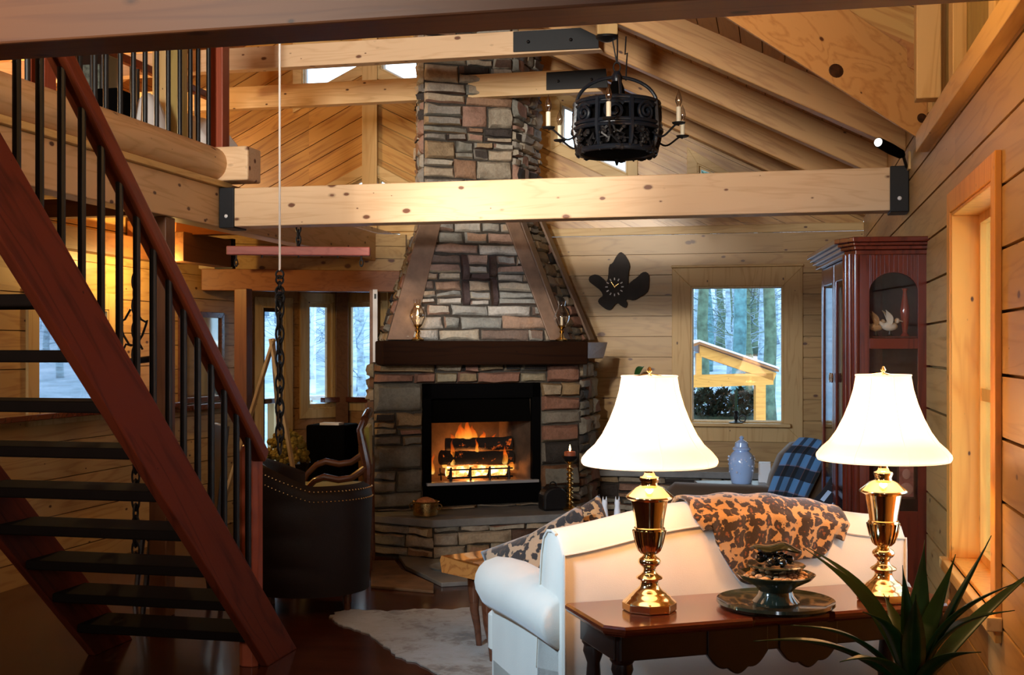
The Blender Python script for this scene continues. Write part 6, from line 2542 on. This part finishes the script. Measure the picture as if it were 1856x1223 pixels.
# ================================================================== brown sofa with plaid blanket, jar
bs_ = thing('brown_sofa', 'dark brown suede sofa by the back wall with a high rounded right end', 'sofa', PX(1350, 8.3, 0), YAW - radians(4))
Sb = 8.3 / F


def sbx(px):
    return (px - 1350) * Sb


def sbz(py):
    return EYE + (HOR - py) * Sb


MB().bx(sbx(1206), sbx(1500), -0.10, 0.55, 0.06, 0.42).build('seat_base', M['brown_suede'], bs_, bevel=0.05, seg=4)
b = MB()
rg = []
for k in range(14):
    t = k / 13
    px = lerp(1208, 1400, t)
    zz = sbz(872 + 6 * t) - (0.05 if k in (0,) else 0)
    rg.append([(sbx(px), -0.16, 0.15), (sbx(px), -0.18, zz - 0.08), (sbx(px), -0.14, zz - 0.02), (sbx(px), -0.06, zz), (sbx(px), 0.02, zz - 0.03), (sbx(px), 0.06, 0.3)])
b.loft(rg)
b.build('low_back', M['brown_suede'], bs_, smooth=True, angle=60)
b = MB()
rg = []
outl = [(1378, 940), (1384, 905), (1394, 860), (1410, 822), (1432, 800), (1470, 793), (1505, 806), (1512, 850), (1514, 940)]
for yy, sc_ in ((-0.20, 0.90), (-0.17, 0.98), (-0.08, 1.0), (0.06, 0.98), (0.10, 0.90)):
    cxm = sum(sbx(p[0]) for p in outl) / len(outl)
    czm = sbz(900)
    rg.append([(cxm + (sbx(p[0]) - cxm) * sc_, yy, czm + (sbz(p[1]) - czm) * sc_) for p in outl] + [(cxm + (sbx(1514) - cxm) * sc_, yy, 0.1), (cxm + (sbx(1378) - cxm) * sc_, yy, 0.1)])
b.loft(rg)
b.build('high_end', M['brown_suede'], bs_, smooth=True, angle=70)
MBs = MATS[bs_.name]
top_l = [(1432, 790), (1395, 850), (1376, 903)]


def plaid_fn(u, v):
    # u across, v from top to hem
    lx = [(1438, 789), (1412, 815), (1392, 855), (1374, 905)]
    rx = [(1503, 797), (1484, 822), (1462, 866), (1442, 908)]
    t = v * 3
    i = min(int(t), 2)
    xl = lerp(lx[i][0], lx[i + 1][0], t - i)
    zl = lerp(lx[i][1], lx[i + 1][1], t - i)
    xr = lerp(rx[i][0], rx[i + 1][0], t - i)
    zr_ = lerp(rx[i][1], rx[i + 1][1], t - i)
    return (sbx(lerp(xl, xr, u)), -0.250 + 0.05 * (1 - v) ** 3 - 0.012 * sin(u * 9), sbz(lerp(zl, zr_, u)) + 0.01 * sin(u * 5))


o = MB().grid(plaid_fn, 20, 20).build('plaid_blanket', M['plaid'], bs_, smooth=True, solid=0.012, angle=180)
o.parent = None
o.matrix_world = MBs
tag(o, 'blue and black plaid blanket draped over the right end of the brown sofa', 'blanket')

tq = MBs @ Vector((sbx(1347), 0.20, 0))
tz = EYE + (HOR - 879) * (dep(tq.x, tq.y) / F)
et = thing('end_table', 'low dark table behind the brown sofa carrying the blue and white jar', 'table', (tq.x, tq.y, 0), YAW)
MB().bx(-0.28, 0.22, 0.0, 0.30, tz - 0.03, tz).build('tabletop', M['slate'], et, bevel=0.004)
for x in (-0.25, 0.19):
    for y in (0.03, 0.27):
        MB().bx(x - 0.018, x + 0.018, y - 0.018, y + 0.018, 0, tz - 0.03).build('leg', M['dark_wood'], et)
jD = dep(tq.x, tq.y) + 0.13
SJ = jD / F
jp = PX(1344, jD, tz)
jr = thing('ginger_jar', 'blue and white porcelain ginger jar with domed lid below the window', 'jar', jp)
jprof = [(878, 17), (877, 18), (868, 20), (855, 22.5), (842, 23.5), (832, 22.5), (824, 18), (820, 13.5), (817, 13)]
MB().lathe([(r * SJ, (878 - y) * SJ) for y, r in jprof] + [(0.0, (878 - 817) * SJ)], 28).build('body', M['jar'], jr, smooth=True)
MB().lathe([(16 * SJ, (878 - 818) * SJ), (16 * SJ, (878 - 815) * SJ), (12.5 * SJ, (878 - 812) * SJ), (11.5 * SJ, (878 - 805) * SJ), (6 * SJ, (878 - 801) * SJ), (2.5 * SJ, (878 - 799) * SJ), (4.5 * SJ, (878 - 796) * SJ), (3 * SJ, (878 - 793.5) * SJ), (0.0, (878 - 792) * SJ)], 24).build('lid', M['jar'], jr, smooth=True)
b = MB()
random.seed(4)
for k in range(40):
    a, y = random.uniform(0, 2 * pi), random.uniform(828, 860)
    r = 23.2 * SJ
    b.ball((r * cos(a), r * sin(a), (878 - y) * SJ), random.uniform(0.004, 0.009), 6, 4)
b.build('raised_flowers', plain('pale_porcelain_relief', (0.62, 0.72, 0.92), 0.15, coat=0.5), jr, smooth=True)['kind'] = 'stuff'
p = PX(1386, 8.75, 0)
wb = MB().box((p.x, p.y, 0.0), (0.05, 0.12, 0.0))
wb.bm.free()
zt5 = EYE - (838 - HOR) * 8.75 / F
mb = MB().bx(p.x - 0.045, p.x + 0.045, p.y - 0.08, p.y + 0.08, 0.3, zt5)
one(mb, 'white_box', M['white'], 'pale upright box between the ginger jar and the plaid blanket', 'box', bevel=0.004)
MB().bx(p.x - 0.12, p.x + 0.10, p.y - 0.12, p.y + 0.12, 0.0, 0.30).build('box_stand', M['dark_wood'], None)
bpy.data.objects['box_stand']['label'] = 'low dark stand under the pale upright box, behind the brown sofa'
bpy.data.objects['box_stand']['category'] = 'stand'

# striped cushion in front of the cabinet
R3 = frame3(W(1487, 868, 6.6), W(1545, 905, 6.5), W(1505, 945, 6.45))
pillow('striped_cushion', 'dark cushion with blue-white stripes at the right end of the brown sofa', W(1514, 906, 6.6), 0.20, 0.22, 0.08, R3, M['stripe'])
# chair carrying the cushion
cb = thing('upholstered_ottoman', 'dark upholstered seat behind the cream sofa under the striped cushion', 'ottoman', PX(1500, 6.75, 0), YAW)
MB().bx(-0.2, 0.2, -0.16, 0.25, 0.08, 0.62).build('seat', M['brown_suede'], cb, bevel=0.05, seg=4)
for x in (-0.16, 0.16):
    for y in (-0.12, 0.21):
        MB().tube([(x, y, 0), (x, y, 0.1)], 0.02, 8).build('foot', M['dark_wood'], cb)

# low white table with two white figures
p = PX(1112, 7.3, 0)
z6 = EYE - (942 - HOR) * 7.3 / F
wt = thing('side_table', 'small white-topped table behind the sofa with two white figures', 'table', (p.x, p.y, 0), YAW)
MB().bx(-0.13, 0.16, -0.10, 0.12, z6 - 0.025, z6).build('tabletop', M['white'], wt, bevel=0.004)
for x in (-0.11, 0.14):
    for y in (-0.08, 0.10):
        MB().bx(x - 0.012, x + 0.012, y - 0.012, y + 0.012, 0, z6 - 0.025).build('leg', M['white'], wt)
for k, px in enumerate((1096, 1119)):
    q = PX(px, 7.3, z6)
    f = thing('white_figure', ('left of the two slim white ceramic cats on the white table', 'right of the two slim white ceramic cats on the white table')[k], 'figurine', q, YAW, 'white figures on the side table')
    MB().lathe([(0.018, 0.0), (0.022, 0.02), (0.019, 0.06), (0.015, 0.085), (0.018, 0.105), (0.014, 0.122), (0.0, 0.125)], 14).build('body', M['white'], f, smooth=True)
    b = MB()
    for sg in (-1, 1):
        b.lathe([(0.006, 0.115), (0.001, 0.145)], 6, (sg * 0.010, 0, 0))
    b.build('ears', M['white'], f)

# ================================================================== outdoors
tm = MB()


def terrain(u, v):
    a = lerp(radians(-80), radians(50), u)
    r = lerp(11.5, 75, v ** 1.3)
    z = -0.9 + max(0, (r - 17)) * 0.125 + 0.4 * noise.noise(Vector((a * 6, r * 0.12, 0)))
    if r < 13:
        z = -0.9
    return (r * sin(a), r * cos(a), z)


o = tm.grid(terrain, 60, 40).build('hillside', M['hill'], smooth=True, angle=180, recenter=False)
struct(o)

random.seed(23)


def tree_proto(name, mat, r, h, label, nb=9):
    t = thing(name, label, 'tree', (0, 0, 0), 0, 'bare trees in the woods outside')
    b_ = MB()
    pts, rs = [], []
    x = y = 0.0
    for k in range(13):
        pts.append((x, y, h * k / 12 - 0.6))
        rs.append(r * (1.0 - 0.72 * k / 12) * (1.25 if k == 0 else 1))
        x += random.uniform(-0.05, 0.05)
        y += random.uniform(-0.05, 0.05)
    b_.tube(pts, rs, 12)
    b_.build('trunk', mat, t, smooth=True, angle=180)
    b_ = MB()
    for k in range(nb):
        f_ = random.uniform(0.2, 0.98)
        p_ = Vector(pts[int(f_ * 12)])
        a = random.uniform(0, 2 * pi)
        L = random.uniform(0.8, 2.2)
        q = [p_]
        d_ = Vector((cos(a), sin(a), random.uniform(0.3, 0.9)))
        for i in range(5):
            q.append(q[-1] + d_ * L / 5)
            d_ += Vector((random.uniform(-.3, .3), random.uniform(-.3, .3), random.uniform(-.1, .35)))
        b_.tube(q, [r * 0.22 * (1 - i / 6) for i in range(6)], 6)
        for j in range(3):
            s0 = q[2 + j]
            d2 = d_ + Vector((random.uniform(-1, 1), random.uniform(-1, 1), random.uniform(-.2, .8)))
            b_.tube([s0, s0 + d2 * 0.35, s0 + d2 * 0.8 + Vector((0, 0, 0.15))], [r * 0.09, r * 0.06, r * 0.02], 5)
    b_.build('branches', mat, t, smooth=True, angle=180)
    return t


protos = [tree_proto('bare_tree', M['bark_teal'], 0.15, 15, 'thick blue-green bare trunk in the woods outside', 10), tree_proto('bare_tree', M['bark_green'], 0.14, 14, 'mossy green bare trunk in the woods outside', 10), tree_proto('bare_tree', M['bark_pale'], 0.10, 12, 'slim pale bare trunk in the woods outside', 14)]
spots = [(1334, 24, 0, 'blue-green tree trunk in the middle of the back window'), (1397, 24, 1, 'mossy green tree trunk at the right of the back window'), (1272, 27, 1, 'mossy green tree trunk at the left of the back window')]
for px, D, k, lab in spots:
    p = PX(px, D, 0)
    r_ = sqrt(p.x ** 2 + p.y ** 2)
    copy_tree(protos[k], (p.x, p.y, -0.9 + max(0, r_ - 17) * 0.125), random.uniform(0, 6), lab)
used = 0
for n_ in range(400):
    px = random.choice([random.uniform(40, 190), random.uniform(460, 700), random.uniform(460, 700), random.uniform(1255, 1420), random.uniform(1255, 1420)])
    D = random.uniform(19, 48)
    p = PX(px, D, 0)
    r_ = sqrt(p.x ** 2 + p.y ** 2)
    k = random.choice([0, 1, 2, 2, 2, 2])
    if px < 900:
        k = 2
    if D < 27:
        continue
    lab = protos[k]['label']
    first = protos[k].location.length < 0.01
    if first:
        protos[k].scale = (1, 1, 0.32)
        protos[k].location = (p.x, p.y, -0.9 + max(0, r_ - 17) * 0.125)
    else:
        copy_tree(protos[k], (p.x, p.y, -0.9 + max(0, r_ - 17) * 0.125), random.uniform(0, 6), lab)
    used += 1
    if used >= 60:
        break

# gazebo seen through the back window
DG = 15.0
gz = thing('gazebo', 'snow-topped timber gazebo outside the back window', 'gazebo', PX(1378, DG, -0.9), YAW)
G = lambda px, py, d_=0.0: W(px, py, DG + d_)
k_ = G(1262, 630)
bkv = LD(0, 2.2, 0) - LD(0, 0, 0)
b = MB().prism([G(1225, 640), G(1268, 624), G(1412, 674), G(1412, 670), G(1268, 619), G(1225, 633)], bkv)
b.build('roof_boards', M['beam_brown_x'], gz, world=True)
b = MB().prism([G(1225, 633), G(1268, 619), G(1413, 669), G(1413, 665.5), G(1268, 615.5), G(1225, 629)], bkv)
b.build('snow_cap', M['snow'], gz, world=True)
for d_ in (0.05, 1.9):
    b = MB().prism([G(1268, 625, d_), G(1408, 676, d_), G(1402, 690, d_), G(1268, 645, d_)], bkv.normalized() * 0.12)
    b.build('rafter', M['timber_out'], gz, world=True)
    b = MB().prism([G(1240, 680, d_), G(1402, 676, d_), G(1402, 697, d_), G(1240, 703, d_)], bkv.normalized() * 0.14)
    b.build('plate_beam', M['timber_out'], gz, world=True)
    b = MB().prism([G(1370, 697, d_), G(1388, 697, d_), PX(1388, DG + d_, -0.95), PX(1370, DG + d_, -0.95)], bkv.normalized() * 0.14)
    b.build('post', M['timber_out'], gz, world=True)
    b = MB().prism([G(1262, 640, d_), G(1272, 640, d_), G(1272, 680, d_), G(1262, 680, d_)], bkv.normalized() * 0.12)
    b.build('king_post', M['timber_out'], gz, world=True)
random.seed(6)


def shrub(px0, px1, py0, D, label, n_):
    s_ = MB()
    for k in range(n_):
        px, py = random.uniform(px0, px1), py0 + random.uniform(0, 1) ** 1.5 * 70
        c = W(px, py + 6 * sin(px * 0.2), D + random.uniform(-0.4, 0.6))
        for j in range(4):
            dd = Vector((random.uniform(-1, 1), random.uniform(-1, 1), random.uniform(-0.6, 1))).normalized()
            leaf_blade(s_, c, c + dd * random.uniform(0.06, 0.12), 0.022, n=3)
    p0 = PX((px0 + px1) / 2, D, -0.9)
    lo = W((px0 + px1) / 2, py0 + 40, D)
    s_.lathe([(0.7, -0.2), (0.8, 0.6), (0.5, lo.z + 0.9)], 10, p0)
    return tag(s_.build('shrub', M['bush'], smooth=True, angle=180), label, 'shrub')


shrub(1240, 1378, 712, 16.0, 'dark evergreen shrub below the gazebo beam outside the back window', 700)
# deck rail outside the left window and the bay
dr_ = thing('deck_railing', 'pale deck railing outside the bay and left window', 'railing', PX(300, 13.5, -0.9))
A, B = PX(20, 11.4, 0), PX(620, 14.2, 0)
zr1 = EYE - (735 - HOR) * 12 / F
MB().beam((A.x, A.y, zr1), (B.x, B.y, zr1), 0.12, 0.05).build('top_rail', M['white'], dr_, world=True)
for k in range(9):
    q = A.lerp(B, k / 8)
    MB().bx(q.x - 0.04, q.x + 0.04, q.y - 0.04, q.y + 0.04, -0.9, zr1 - 0.02).build('post', M['easel'], dr_, world=True)

# dark chair behind the balusters
dc = thing('dining_chair', 'dark wooden high-backed chair standing behind the lower stair balusters', 'chair', PX(322, 7.3, 0), YAW + radians(25))
MB().bx(-0.21, 0.21, -0.2, 0.2, 0.43, 0.47).build('seat', M['dark_wood'], dc, bevel=0.01)
MB().prism([(0.19, -0.18, 0.47), (0.22, -0.18, 0.47), (0.28, -0.18, 1.10), (0.25, -0.18, 1.10)], (0, 0.36, 0)).build('backrest', M['dark_wood'], dc, bevel=0.006)
for x, dx in ((-0.18, -0.05), (0.18, 0.05)):
    for y in (-0.17, 0.17):
        MB().tube([(x, y, 0.44), (x + dx, y, 0.0)], [0.02, 0.016], 8).build('leg', M['dark_wood'], dc)
